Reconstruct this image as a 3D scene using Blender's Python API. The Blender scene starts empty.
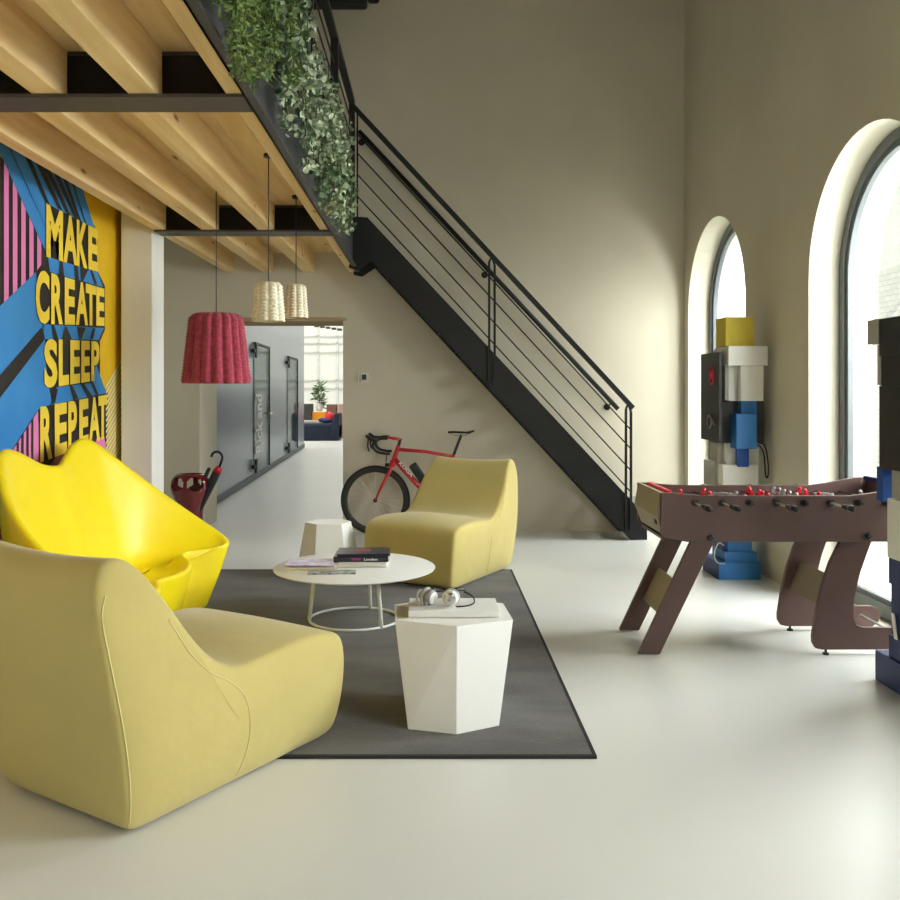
import bpy, bmesh, math, random
from mathutils import Vector, Matrix, Euler
random.seed(7)
PI = math.pi
col = bpy.context.scene.collection
H = 1.47            # eye height of the photographer
F = 900.0           # focal length in pixels
CX, CY = 430.0, 390.0

# ------------------------------------------------------------------ materials
def lin(c):
    def f(v):
        v = v/255.0
        return v/12.92 if v <= 0.04045 else ((v+0.055)/1.055)**2.4
    return (f(c[0]), f(c[1]), f(c[2]), 1.0)

def mat(name, rgb, rough=0.5, metal=0.0, var=0.06, scale=6.0, bump=0.0, bscale=60.0, rgb2=None, spec=0.5, coat=0.0, sheen=0.0, detail=4.0, stretch=None, bdist=0.01):
    m = bpy.data.materials.new(name); m.use_nodes = True
    nt = m.node_tree; b = nt.nodes['Principled BSDF']
    tc = nt.nodes.new('ShaderNodeTexCoord')
    src = tc.outputs['Object']
    if stretch:
        mp = nt.nodes.new('ShaderNodeMapping'); mp.inputs['Scale'].default_value = stretch
        nt.links.new(src, mp.inputs['Vector']); src = mp.outputs['Vector']
    n = nt.nodes.new('ShaderNodeTexNoise'); n.inputs['Scale'].default_value = scale; n.inputs['Detail'].default_value = detail
    nt.links.new(src, n.inputs['Vector'])
    r = nt.nodes.new('ShaderNodeValToRGB')
    c = lin(rgb)
    if rgb2: a, d = c, lin(rgb2)
    else:
        a = tuple(max(0, v*(1-var)) for v in c[:3])+(1,); d = tuple(min(1, v*(1+var)) for v in c[:3])+(1,)
    r.color_ramp.elements[0].color = a; r.color_ramp.elements[1].color = d
    r.color_ramp.elements[0].position = 0.35; r.color_ramp.elements[1].position = 0.65
    nt.links.new(n.outputs['Fac'], r.inputs['Fac']); nt.links.new(r.outputs['Color'], b.inputs['Base Color'])
    b.inputs['Roughness'].default_value = rough; b.inputs['Metallic'].default_value = metal
    b.inputs['Specular IOR Level'].default_value = spec
    if coat: b.inputs['Coat Weight'].default_value = coat; b.inputs['Coat Roughness'].default_value = 0.08
    if sheen: b.inputs['Sheen Weight'].default_value = sheen; b.inputs['Sheen Roughness'].default_value = 0.5
    if bump:
        n2 = nt.nodes.new('ShaderNodeTexNoise'); n2.inputs['Scale'].default_value = bscale; n2.inputs['Detail'].default_value = 3
        nt.links.new(src, n2.inputs['Vector'])
        bp = nt.nodes.new('ShaderNodeBump'); bp.inputs['Strength'].default_value = bump; bp.inputs['Distance'].default_value = bdist
        nt.links.new(n2.outputs['Fac'], bp.inputs['Height']); nt.links.new(bp.outputs['Normal'], b.inputs['Normal'])
    return m

M = {}
M['plaster'] = mat('plaster', (208,201,182), 0.9, var=0.05, scale=0.8, bump=0.15, bscale=7, spec=0.15)
M['plaster_white'] = mat('plaster_white', (236,236,230), 0.85, var=0.02, scale=2, spec=0.2)
M['reveal'] = mat('reveal_plaster', (226,222,205), 0.85, var=0.02, scale=2, spec=0.2)
M['ceil'] = mat('ceiling_paint', (190,182,165), 0.9)
M['floor'] = mat('resin_floor', (218,218,213), 0.30, var=0.025, scale=0.9, bump=0.02, bscale=3, spec=0.45)
M['steel'] = mat('black_steel', (36,36,37), 0.5, 0.3, var=0.1, scale=4, spec=0.4)
M['fascia'] = mat('grey_fascia_paint', (62,62,64), 0.5, 0.1, var=0.08, scale=3)
M['flange'] = mat('flange_paint', (78,74,72), 0.5, 0.2, var=0.08, scale=3)
M['frame'] = mat('window_frame_paint', (98,104,106), 0.5, 0.1, var=0.04)
M['rug'] = mat('rug_pile', (84,82,80), 0.95, rgb2=(104,102,99), scale=3.2, bump=0.6, bscale=150, spec=0.1, stretch=(0.6,1.3,1), sheen=0.15, detail=8)
M['rug_edge'] = mat('rug_binding', (58,57,56), 0.9, scale=30, spec=0.1)
M['pouf'] = mat('olive_fabric', (196,180,112), 0.85, var=0.035, scale=3, bump=0.25, bscale=5, spec=0.2, sheen=0.25, bdist=0.03)
M['pouf_seam'] = mat('olive_piping', (222,210,150), 0.8, spec=0.2)
M['yellow'] = mat('yellow_polyethylene', (250,226,24), 0.38, var=0.015, scale=2, spec=0.5)
M['white'] = mat('white_lacquer', (240,240,236), 0.35, var=0.01)
M['white_matt'] = mat('white_matt', (228,228,222), 0.6, var=0.02)
M['beige'] = mat('inner_board', (178,172,146), 0.6, var=0.05)
M['brown'] = mat('brown_laminate', (98,76,72), 0.45, var=0.05, scale=5, spec=0.35)
M['brown_edge'] = mat('light_brown_edge', (148,138,120), 0.5, var=0.05)
M['endboard'] = mat('taupe_board', (150,138,116), 0.5, var=0.05)
M['pitch'] = mat('pitch_green_brown', (92,88,74), 0.6, var=0.1)
M['chrome'] = mat('chrome', (200,200,200), 0.15, 1.0, var=0.02)
M['black'] = mat('black_plastic', (20,20,22), 0.4, var=0.1)
M['rubber'] = mat('tyre_rubber', (28,28,29), 0.75, var=0.15)
M['carbon'] = mat('carbon_rim', (44,42,40), 0.4, var=0.1)
M['red'] = mat('red_paint', (200,34,44), 0.28, var=0.05, coat=0.5)
M['red_plastic'] = mat('red_plastic', (214,30,48), 0.4, var=0.05)
M['silver'] = mat('silver_plastic', (150,148,146), 0.4, 0.2, var=0.1)
M['maroon'] = mat('maroon_gloss', (112,26,34), 0.12, var=0.08, coat=0.8)
M['spoke'] = mat('spoke_steel', (214,210,198), 0.4, 0.2)
M['blue'] = mat('blue_block', (44,118,186), 0.5, var=0.04)
M['navy'] = mat('navy_block', (22,40,100), 0.5, var=0.08)
M['royal'] = mat('royal_block', (24,78,160), 0.5, var=0.05)
M['block_white'] = mat('white_block', (232,232,224), 0.55, var=0.02)
M['block_grey'] = mat('grey_block', (170,168,158), 0.6, var=0.03)
M['block_black'] = mat('black_block', (30,32,32), 0.5, var=0.1)
M['block_dark'] = mat('charcoal_block', (58,58,56), 0.6, var=0.08)
M['block_yellow'] = mat('yellow_block', (208,186,52), 0.6, var=0.06, scale=20, stretch=(1,1,.2))
M['panel_grey'] = mat('grey_metal_panel', (142,150,158), 0.24, 0.55, var=0.03, scale=2)
M['navy_fabric'] = mat('navy_fabric', (26,34,52), 0.9, var=0.1, bump=0.2, bscale=60)
M['orange'] = mat('orange_plastic', (250,160,20), 0.5)
M['leaf_fern'] = mat('fern_leaf', (78,108,52), 0.6, rgb2=(140,160,90), scale=9, spec=0.25)
M['leaf_ivy'] = mat('ivy_leaf', (84,112,76), 0.55, rgb2=(208,216,186), scale=16, spec=0.3)
M['leaf_dark'] = mat('ivy_leaf_dark', (54,84,52), 0.55, rgb2=(150,166,124), scale=14, spec=0.3)
M['stem'] = mat('vine_stem', (70,84,40), 0.7)
M['soil'] = mat('potting_soil', (50,38,30), 0.95)
M['paper'] = mat('book_paper', (232,228,214), 0.8, scale=90, var=0.06, stretch=(0.05,0.05,4))
M['mag_purple'] = mat('magazine_cover', (150,122,176), 0.35, rgb2=(206,196,214), scale=14)
M['mag_orange'] = mat('magazine_back', (204,176,120), 0.4, rgb2=(226,214,190), scale=14)
M['mag_grey'] = mat('magazine_grey', (90,92,88), 0.4, rgb2=(190,196,190), scale=25)
M['book_dark'] = mat('book_cover_dark', (44,46,58), 0.35, var=0.1)
M['book_red'] = mat('book_print_red', (170,40,60), 0.4)
M['magenta'] = mat('book_print_magenta', (150,60,120), 0.4)
# mural paints
M['m_yellow'] = mat('mural_yellow', (226,182,28), 0.6, var=0.03, spec=0.3)
M['m_letter'] = mat('mural_letter_yellow', (240,208,66), 0.6, var=0.03, spec=0.3)
M['m_blue'] = mat('mural_blue', (50,128,198), 0.6, rgb2=(68,146,210), scale=1.2, spec=0.3)
M['m_black'] = mat('mural_black', (46,42,40), 0.6, var=0.05, spec=0.3)
M['m_pink'] = mat('mural_pink', (226,130,184), 0.6, var=0.03, spec=0.3)
M['m_cream'] = mat('mural_cream', (236,226,170), 0.6, var=0.03, spec=0.3)
M['m_brown'] = mat('mural_brown', (138,62,52), 0.6, var=0.08, spec=0.3)

def wood_mat(name, axis):
    m = bpy.data.materials.new(name); m.use_nodes = True
    nt = m.node_tree; b = nt.nodes['Principled BSDF']
    tc = nt.nodes.new('ShaderNodeTexCoord'); mp = nt.nodes.new('ShaderNodeMapping')
    oi = nt.nodes.new('ShaderNodeObjectInfo')
    sc = [9, 9, 9]; sc[axis] = 0.7
    mp.inputs['Scale'].default_value = sc
    nt.links.new(tc.outputs['Object'], mp.inputs['Vector'])
    ml = nt.nodes.new('ShaderNodeMath'); ml.operation = 'MULTIPLY'; ml.inputs[1].default_value = 40
    nt.links.new(oi.outputs['Random'], ml.inputs[0]); nt.links.new(ml.outputs[0], mp.inputs['Location'])
    n = nt.nodes.new('ShaderNodeTexNoise'); n.inputs['Scale'].default_value = 1.6; n.inputs['Detail'].default_value = 8; n.inputs['Distortion'].default_value = 0.5
    nt.links.new(mp.outputs['Vector'], n.inputs['Vector'])
    r = nt.nodes.new('ShaderNodeValToRGB'); e = r.color_ramp.elements
    e[0].position = 0.3; e[0].color = lin((222,188,128)); e[1].position = 0.7; e[1].color = lin((242,216,164))
    nt.links.new(n.outputs['Fac'], r.inputs['Fac'])
    # knots
    mp2 = nt.nodes.new('ShaderNodeMapping'); s2 = [7, 7, 7]; s2[axis] = 2.2; mp2.inputs['Scale'].default_value = s2
    nt.links.new(tc.outputs['Object'], mp2.inputs['Vector']); nt.links.new(ml.outputs[0], mp2.inputs['Location'])
    v = nt.nodes.new('ShaderNodeTexVoronoi'); v.inputs['Scale'].default_value = 1.0
    nt.links.new(mp2.outputs['Vector'], v.inputs['Vector'])
    rr = nt.nodes.new('ShaderNodeValToRGB'); rr.color_ramp.elements[0].position = 0.05; rr.color_ramp.elements[0].color = (1,1,1,1)
    rr.color_ramp.elements[1].position = 0.13; rr.color_ramp.elements[1].color = (0,0,0,1)
    nt.links.new(v.outputs['Distance'], rr.inputs['Fac'])
    mx = nt.nodes.new('ShaderNodeMixRGB'); mx.inputs['Color2'].default_value = lin((160,116,70))
    nt.links.new(rr.outputs['Color'], mx.inputs['Fac']); nt.links.new(r.outputs['Color'], mx.inputs['Color1'])
    nt.links.new(mx.outputs['Color'], b.inputs['Base Color'])
    b.inputs['Roughness'].default_value = 0.65; b.inputs['Specular IOR Level'].default_value = 0.25
    return m
M['wood_y'] = wood_mat('pine_lengthwise', 1)
M['wood_x'] = wood_mat('pine_board', 1)

def glass_mat(name, tint=(0.96,0.98,0.97), refl=0.05, fac=0.35):
    m = bpy.data.materials.new(name); m.use_nodes = True
    nt = m.node_tree; nt.nodes.clear()
    o = nt.nodes.new('ShaderNodeOutputMaterial'); mx = nt.nodes.new('ShaderNodeMixShader')
    t = nt.nodes.new('ShaderNodeBsdfTransparent'); g = nt.nodes.new('ShaderNodeBsdfGlossy')
    t.inputs['Color'].default_value = (*tint, 1); g.inputs['Roughness'].default_value = 0.02
    lw = nt.nodes.new('ShaderNodeLayerWeight'); lw.inputs['Blend'].default_value = 0.3
    ml = nt.nodes.new('ShaderNodeMath'); ml.operation = 'MULTIPLY_ADD'; ml.inputs[1].default_value = fac; ml.inputs[2].default_value = refl
    nt.links.new(lw.outputs['Facing'], ml.inputs[0]); nt.links.new(ml.outputs[0], mx.inputs['Fac'])
    nt.links.new(t.outputs[0], mx.inputs[1]); nt.links.new(g.outputs[0], mx.inputs[2]); nt.links.new(mx.outputs[0], o.inputs['Surface'])
    return m
M['glass'] = glass_mat('window_glass')
M['glass_door'] = glass_mat('door_glass', (0.8,0.86,0.88), 0.08, 0.22)

def brick_mat():
    m = bpy.data.materials.new('white_painted_brick'); m.use_nodes = True
    nt = m.node_tree; b = nt.nodes['Principled BSDF']
    tc = nt.nodes.new('ShaderNodeTexCoord'); mp = nt.nodes.new('ShaderNodeMapping')
    mp.inputs['Rotation'].default_value = (PI/2, 0, PI/2)
    sp = nt.nodes.new('ShaderNodeSeparateXYZ'); cb = nt.nodes.new('ShaderNodeCombineXYZ')
    nt.links.new(tc.outputs['Object'], sp.inputs[0]); nt.links.new(sp.outputs['Y'], cb.inputs['X']); nt.links.new(sp.outputs['Z'], cb.inputs['Y'])
    br = nt.nodes.new('ShaderNodeTexBrick'); br.inputs['Scale'].default_value = 3.2
    br.inputs['Color1'].default_value = lin((196,196,192)); br.inputs['Color2'].default_value = lin((184,184,180)); br.inputs['Mortar'].default_value = lin((160,160,156))
    nt.links.new(cb.outputs[0], br.inputs['Vector']); nt.links.new(br.outputs['Color'], b.inputs['Base Color'])
    b.inputs['Roughness'].default_value = 0.9
    return m
M['brick'] = brick_mat()

# ------------------------------------------------------------------ helpers
def wmx(o):
    m = o.matrix_basis.copy()
    p = o.parent
    while p is not None:
        m = p.matrix_basis @ m; p = p.parent
    return m

def tag(o, label=None, cat=None, group=None, kind=None):
    if label: o['label'] = label
    if cat: o['category'] = cat
    if group: o['group'] = group
    if kind: o['kind'] = kind
    return o

def thing(name, loc, label, cat, group=None, rz=0.0, kind=None):
    o = bpy.data.objects.new(name, None); col.objects.link(o)
    o.empty_display_size = 0.1
    o.location = loc; o.rotation_euler = (0, 0, rz)
    o.matrix_basis = Matrix.Translation(Vector(loc)) @ Matrix.Rotation(rz, 4, 'Z')
    return tag(o, label, cat, group, kind)

class MB:
    def __init__(s): s.bm = bmesh.new()
    def verts(s, pts): return [s.bm.verts.new(Vector(p)) for p in pts]
    def face(s, pts):
        vs = s.verts(pts); s.bm.faces.new(vs); return s
    def grid(s, rows, closeu=False, closev=False):
        vv = [s.verts(r) for r in rows]
        nr, nc = len(vv), len(vv[0])
        for i in range(nr if closev else nr-1):
            for j in range(nc if closeu else nc-1):
                a = vv[i][j]; b = vv[i][(j+1) % nc]; c = vv[(i+1) % nr][(j+1) % nc]; d = vv[(i+1) % nr][j]
                try: s.bm.faces.new((a, b, c, d))
                except ValueError: pass
        return vv
    def box(s, x0, x1, y0, y1, z0, z1, mx=None):
        p = [Vector((x, y, z)) for z in (z0, z1) for y in (y0, y1) for x in (x0, x1)]
        if mx is not None: p = [mx @ q for q in p]
        v = s.verts(p)
        for f in ((0,2,3,1),(4,5,7,6),(0,1,5,4),(2,6,7,3),(0,4,6,2),(1,3,7,5)):
            s.bm.faces.new([v[i] for i in f])
        return s
    def cbox(s, c, size, mx=None):
        c = Vector(c); h = Vector(size)/2
        m = Matrix.Translation(c) @ (mx or Matrix())
        return s.box(-h.x, h.x, -h.y, h.y, -h.z, h.z, m)
    def prism(s, pts, fn0, fn1):
        a = s.verts([fn0(p) for p in pts]); b = s.verts([fn1(p) for p in pts]); n = len(pts)
        s.bm.faces.new(a); s.bm.faces.new(b[::-1])
        for i in range(n): s.bm.faces.new((a[i], b[i], b[(i+1) % n], a[(i+1) % n]))
        return s
    def prism_y(s, pts, y0, y1):   # pts (x,z)
        return s.prism(pts, lambda p: (p[0], y0, p[1]), lambda p: (p[0], y1, p[1]))
    def prism_x(s, pts, x0, x1):   # pts (y,z)
        return s.prism(pts, lambda p: (x0, p[0], p[1]), lambda p: (x1, p[0], p[1]))
    def prism_z(s, pts, z0, z1):
        return s.prism(pts, lambda p: (p[0], p[1], z0), lambda p: (p[0], p[1], z1))
    def tube(s, pts, r, seg=8, closed=False, caps=True):
        pts = [Vector(p) for p in pts]; n = len(pts)
        rr = r if isinstance(r, (list, tuple)) else [r]*n
        rows = []; up = None
        for i, p in enumerate(pts):
            if closed: t = pts[(i+1) % n]-pts[i-1]
            else: t = pts[min(i+1, n-1)]-pts[max(i-1, 0)]
            t.normalize()
            if up is None:
                up = Vector((0,0,1)) if abs(t.z) < 0.9 else Vector((0,1,0))
            a = t.cross(up)
            if a.length < 1e-5: up = Vector((1,0,0)); a = t.cross(up)
            a.normalize(); b = a.cross(t); b.normalize(); up = b
            rows.append([p + (a*math.cos(2*PI*k/seg)+b*math.sin(2*PI*k/seg))*rr[i] for k in range(seg)])
        vv = s.grid(rows, closeu=True, closev=closed)
        if not closed and caps:
            s.bm.faces.new(vv[0][::-1]); s.bm.faces.new(vv[-1])
        return s
    def flat(s, p0, p1, w, t, side=(0,1,0)):   # flat bar from p0 to p1, width w along `side`, thickness t
        p0, p1 = Vector(p0), Vector(p1); d = (p1-p0).normalized(); sd = Vector(side)
        sd = (sd - d*sd.dot(d)).normalized(); nn = d.cross(sd)
        q = [(a*sd*w/2 + b*nn*t/2) for a, b in ((-1,-1),(1,-1),(1,1),(-1,1))]
        A = s.verts([p0+v for v in q]); B = s.verts([p1+v for v in q])
        s.bm.faces.new(A[::-1]); s.bm.faces.new(B)
        for i in range(4): s.bm.faces.new((A[i], A[(i+1) % 4], B[(i+1) % 4], B[i]))
        return s
    def lathe(s, prof, c=(0,0,0), seg=32, axis='Z', caps=True):
        c = Vector(c); rows = []
        for r, h in prof:
            row = []
            for k in range(seg):
                a = 2*PI*k/seg; x, y = r*math.cos(a), r*math.sin(a)
                row.append(c + (Vector((x, y, h)) if axis == 'Z' else Vector((x, h, y)) if axis == 'Y' else Vector((h, x, y))))
            rows.append(row)
        vv = s.grid(rows, closeu=True)
        if caps:
            if prof[0][0] > 1e-6: s.bm.faces.new(vv[0][::-1])
            if prof[-1][0] > 1e-6: s.bm.faces.new(vv[-1])
        return s
    def ball(s, c, r, seg=12, sz=(1,1,1)):
        n = seg//2
        prof = [(max(1e-4, r*math.sin(PI*i/n)), -r*math.cos(PI*i/n)) for i in range(n+1)]
        rows = []
        for rr, h in prof:
            rows.append([Vector(c)+Vector((rr*math.cos(2*PI*k/seg)*sz[0], rr*math.sin(2*PI*k/seg)*sz[1], h*sz[2])) for k in range(seg)])
        s.grid(rows, closeu=True); return s
    def mesh(s, me, mx):
        b0 = len(s.bm.verts); vs = s.verts([mx @ v.co for v in me.vertices])
        for p in me.polygons:
            try: s.bm.faces.new([vs[i] for i in p.vertices])
            except ValueError: pass
        return s
    def build(s, name, material, parent=None, smooth=False, bevel=0, sub=0, world=True, label=None, auto=None, cat=None, group=None, kind=None, weld=True, fixn=True, bseg=2):
        if weld: bmesh.ops.remove_doubles(s.bm, verts=s.bm.verts, dist=1e-5)
        if fixn: bmesh.ops.recalc_face_normals(s.bm, faces=s.bm.faces)
        o = bpy.data.objects.new(name, bpy.data.meshes.new(name)); col.objects.link(o)
        if parent is not None:
            o.parent = parent
            if world:
                inv = wmx(parent).inverted(); s.bm.transform(inv)
        else:
            if world and len(s.bm.verts):
                xs = [v.co for v in s.bm.verts]
                lo = Vector([min(v[i] for v in xs) for i in range(3)]); hi = Vector([max(v[i] for v in xs) for i in range(3)])
                c = Vector(((lo.x+hi.x)/2, (lo.y+hi.y)/2, lo.z))
                s.bm.transform(Matrix.Translation(-c)); o.location = c
                o.matrix_basis = Matrix.Translation(c)
        s.bm.to_mesh(o.data); s.bm.free()
        o.data.materials.append(material)
        if smooth: o.data.polygons.foreach_set('use_smooth', [True]*len(o.data.polygons))
        if auto is not None:
            o.data.polygons.foreach_set('use_smooth', [True]*len(o.data.polygons))
            o.data.set_sharp_from_angle(angle=math.radians(auto))
        if bevel:
            b = o.modifiers.new('bevel', 'BEVEL'); b.width = bevel; b.segments = bseg; b.limit_method = 'ANGLE'; b.angle_limit = math.radians(35)
        if sub:
            q = o.modifiers.new('subdivision', 'SUBSURF'); q.levels = sub; q.render_levels = sub
        return tag(o, label, cat, group, kind)

def catmull(pts, n, closed=False):
    pts = [Vector(p) for p in pts]; out = []; N = len(pts)
    for i in range(N if closed else N-1):
        g = lambda k: pts[k % N] if closed else pts[max(0, min(N-1, k))]
        p0, p1, p2, p3 = g(i-1), g(i), g(i+1), g(i+2)
        for k in range(n):
            t = k/n
            out.append(0.5*((2*p1)+(-p0+p2)*t+(2*p0-5*p1+4*p2-p3)*t*t+(-p0+3*p1-3*p2+p3)*t**3))
    if not closed: out.append(pts[-1])
    return out

def copy_tree(o, parent=None):
    c = o.copy(); col.objects.link(c); c.parent = parent
    for ch in [x for x in col.objects if x.parent == o]: copy_tree(ch, c)
    return c

def plate_mesh(outer, holes, depth, name='plate'):
    """flat plate (local x,y) with holes, thickness depth centred on local z"""
    cu = bpy.data.curves.new(name, 'CURVE'); cu.dimensions = '2D'; cu.fill_mode = 'BOTH'; cu.extrude = depth/2
    for loop in [outer]+holes:
        sp = cu.splines.new('POLY'); sp.points.add(len(loop)-1); sp.use_cyclic_u = True
        for i, p in enumerate(loop): sp.points[i].co = (p[0], p[1], 0, 1)
    o = bpy.data.objects.new(name, cu); col.objects.link(o)
    dg = bpy.context.evaluated_depsgraph_get(); dg.update()
    me = bpy.data.meshes.new_from_object(o.evaluated_get(dg))
    bpy.data.objects.remove(o); bpy.data.curves.remove(cu)
    return me

def text_mesh(t, bold=0.0, extrude=0.0):
    cu = bpy.data.curves.new('lettering', 'FONT'); cu.body = t; cu.size = 1; cu.offset = bold; cu.extrude = extrude; cu.resolution_u = 4
    o = bpy.data.objects.new('lettering', cu); col.objects.link(o)
    dg = bpy.context.evaluated_depsgraph_get(); dg.update()
    me = bpy.data.meshes.new_from_object(o.evaluated_get(dg))
    bpy.data.objects.remove(o); bpy.data.curves.remove(cu)
    xs = [v.co.x for v in me.vertices]; ys = [v.co.y for v in me.vertices]
    x0, x1, y0, y1 = min(xs), max(xs), min(ys), max(ys)
    for v in me.vertices: v.co.x = (v.co.x-x0)/(x1-x0); v.co.y = (v.co.y-y0)/(y1-y0)
    return me

# ------------------------------------------------------------------ the setting
XR, YB = 2.65, 9.38          # window wall, back wall
XL = -2.44                   # mural wall
ZC = 6.3
YF = -4.0
mb = MB(); mb.box(-8.5, 3.6, YF-0.3, 34, -0.2, 0.0); mb.build('floor', M['floor'], kind='structure', label='pale grey seamless resin floor', cat='floor')
mb = MB(); mb.box(-6.5, 3.2, YF-0.3, YB+0.75, ZC, ZC+0.2); mb.build('ceiling', M['ceil'], kind='structure', label='high plain ceiling of the hall', cat='ceiling')
# back wall with door opening
me = plate_mesh([(-6.5,0),(-2.40,0),(-2.40,2.226),(-0.907,2.226),(-0.907,0),(3.1,0),(3.1,ZC),(-6.5,ZC)], [], 0.75)
mb = MB(); mb.mesh(me, Matrix.Translation((0, YB+0.375, 0)) @ Matrix.Rotation(PI/2, 4, 'X'))
mb.build('wall_back', M['plaster'], kind='structure', label='tall beige plaster wall behind the staircase', cat='wall')
mb = MB(); mb.box(-2.42, -0.87, YB-0.006, YB+0.74, 2.19, 2.222); mb.build('trim_1', mat('lintel_timber', (186,160,120), 0.7), kind='structure', label='thin brown timber lintel over the passage opening', cat='lintel')
# window wall
WIN = [8.40, 5.46, 2.52, -0.42]; WR = 0.84; ZS = 2.24
def arch(c, r, z0, zs, n=28):
    pts = [(c-r, z0)]
    pts.append((c-r, zs))
    for i in range(1, n): a = PI-PI*i/n; pts.append((c+r*math.cos(a), zs+r*math.sin(a)))
    pts += [(c+r, zs), (c+r, z0)]
    return pts
me = plate_mesh([(YF-0.3,-0.02),(YB,-0.02),(YB,ZC),(YF-0.3,ZC)], [arch(c, WR, 0.02, ZS) for c in WIN], 0.45)
ROTYZ = Matrix(((0,0,1,0),(1,0,0,0),(0,1,0,0),(0,0,0,1)))   # local (x,y,z)->(z, x, y): plate x->world Y, y->world Z
mb = MB(); mb.mesh(me, Matrix.Translation((XR+0.225, 0, 0)) @ ROTYZ)
mb.build('wall_right', M['plaster'], kind='structure', label='beige plaster wall with tall arched windows', cat='wall')
for i, c in enumerate(WIN):
    # white lining of the reveal
    rows = []
    for x, rr in ((XR+0.001, WR-0.002), (XR+0.215, WR-0.002)):
        rows.append([(x, y, z) for y, z in arch(c, rr, 0.03, ZS)])
    mb = MB(); mb.grid(rows)
    li = mb.build('trim_%d' % (i+2), M['reveal'], kind='structure', smooth=False, label='pale plaster lining of arched window %d' % (i+1), cat='lining')
    w = thing('window_%d' % (i+1), (XR+0.25, c, 0.03), 'tall arched window with slim grey frame, number %d from the staircase wall' % (i+1), 'window', kind='structure')
    mb = MB()
    o_, i_ = arch(c, WR-0.004, 0.03, ZS), arch(c, WR-0.075, 0.12, ZS)
    for (x0, x1, oo, ii) in ((XR+0.21, XR+0.28, o_, i_), (XR+0.225, XR+0.265, i_, arch(c, WR-0.11, 0.15, ZS))):
        n = len(oo)
        for k in range(n):
            a, b2 = k, (k+1) % n
            q = [oo[a], oo[b2], ii[b2], ii[a]]
            A = [(x0, *p) for p in q]; B = [(x1, *p) for p in q]
            mb.face(A); mb.face(B[::-1]); mb.face([A[0], B[0], B[1], A[1]]); mb.face([A[3], A[2], B[2], B[3]])
    mb.build('window_frame', M['frame'], w)
    me = plate_mesh(arch(c, WR-0.10, 0.14, ZS), [], 0.006)
    mb = MB(); mb.mesh(me, Matrix.Translation((XR+0.245, 0, 0)) @ ROTYZ); mb.build('pane', M['glass'], w)
# outside
mb = MB(); mb.box(3.11, 9, -8, 14, -0.3, -0.02); mb.build('ground_outside', mat('pale_gravel', (214,212,204), 0.95, bump=0.3, bscale=60), kind='structure', label='pale gravel yard outside the windows', cat='ground')
mb = MB(); mb.box(6.6, 6.9, -8, 16, -0.3, 7.5); mb.build('exterior_wall', M['brick'], kind='structure', label='white painted brick wall across the yard', cat='wall')
# left wall, column, alcove, wall behind the viewer
mb = MB(); mb.box(XL-0.3, XL, YF-0.3, 7.1, 0, ZC); mb.build('wall_left', M['plaster_white'], kind='structure', label='wall that carries the painted mural', cat='wall')
mb = MB(); mb.box(-2.386, -2.147, 6.95, 7.264, 0, 2.898); mb.build('column', M['plaster_white'], kind='structure', bevel=0.006, label='square white column at the end of the mural', cat='column')
mb = MB(); mb.box(-3.7, -3.4, 6.8, YB, 0, ZC); mb.box(-3.4, XL-0.3, 6.8, 7.1, 0, ZC); mb.box(XL-0.1, -2.388, 7.101, 7.26, 0, 2.898); mb.build('wall_alcove', M['plaster'], kind='structure', label='side wall of the alcove behind the column', cat='wall')
mb = MB(); mb.box(XL-0.3, 3.1, YF-0.3, YF, 0, ZC); mb.build('wall_front', M['ceil'], kind='structure', label='plain wall behind the viewer', cat='wall')
# skirting
mb = MB(); mb.box(-0.907, XR, YB-0.008, YB, 0, 0.05); mb.build('baseboard_back', M['plaster'], kind='structure', label='low plaster skirting along the staircase wall', cat='baseboard')

# ------------------------------------------------------------------ mezzanine
deck = thing('mezzanine', (-1.6, 3, 2.68), 'pine mezzanine floor on black steel above the lounge', 'mezzanine', kind='structure')
mb = MB()
for k in range(12):
    x0 = XL+k*0.145
    mb.box(x0+0.001, min(x0+0.144, -0.765), YF, YB-0.005, 2.90, 2.94)
mb.build('pine_deck', M['wood_x'], deck)
mb = MB(); mb.box(XL, -0.765, YF, YB-0.005, 2.94, 3.02); mb.build('floor_screed', M['floor'], deck)
# steel I beams
for y in (0.62, 3.82, 6.98):
    mb = MB(); x0 = XL+0.005 if y < 6 else -2.11
    mb.box(x0, -0.766, y-0.10, y+0.10, 2.68, 2.695); mb.box(x0, -0.766, y-0.008, y+0.008, 2.695, 2.885); mb.box(x0, -0.766, y-0.02, y+0.02, 2.885, 2.899)
    mb.build('steel_beam', M['flange'], deck)
    mb = MB(); mb.box(x0, -0.767, y-0.014, y+0.014, 2.696, 2.884); mb.build('beam_web', mat('beam_web_black', (14,14,15), 0.8), deck)
JX = [(-1.13,-1.20), (-1.53,-1.63), (-1.93,-2.04)]
for y0, y1, sel in ((YF, 0.52, 0), (0.72, 3.80, 0), (3.84, 6.96, 1), (7.0, YB-0.004, 1)):
    for a in JX:
        xr = a[sel]
        if y0 > 3.8 and y0 < 7.0 or sel == 1: pass
        mb = MB(); mb.box(xr-(0.09 if a is JX[2] and sel else 0.12), xr, y0, y1, 2.697, 2.899); mb.build('pine_joist', M['wood_y'], deck, bevel=0.004)
    if y0 < 3.5:
        mb = MB(); mb.box(-2.43, -2.31, y0, y1, 2.697, 2.899); mb.build('pine_joist', M['wood_y'], deck, bevel=0.004)
    mb = MB(); mb.box(-0.845, -0.766, y0, y1, 2.697, 2.899); mb.build('rim_joist', M['wood_y'], deck, bevel=0.003)
mb = MB(); mb.box(-0.765, -0.755, YF, YB-0.2, 2.675, 3.05); mb.box(-0.765, -0.72, YF, YB-0.2, 2.675, 2.69); mb.box(-0.765, -0.72, YF, YB-0.2, 3.04, 3.05)
mb.build('edge_channel', M['fascia'], deck)

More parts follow.
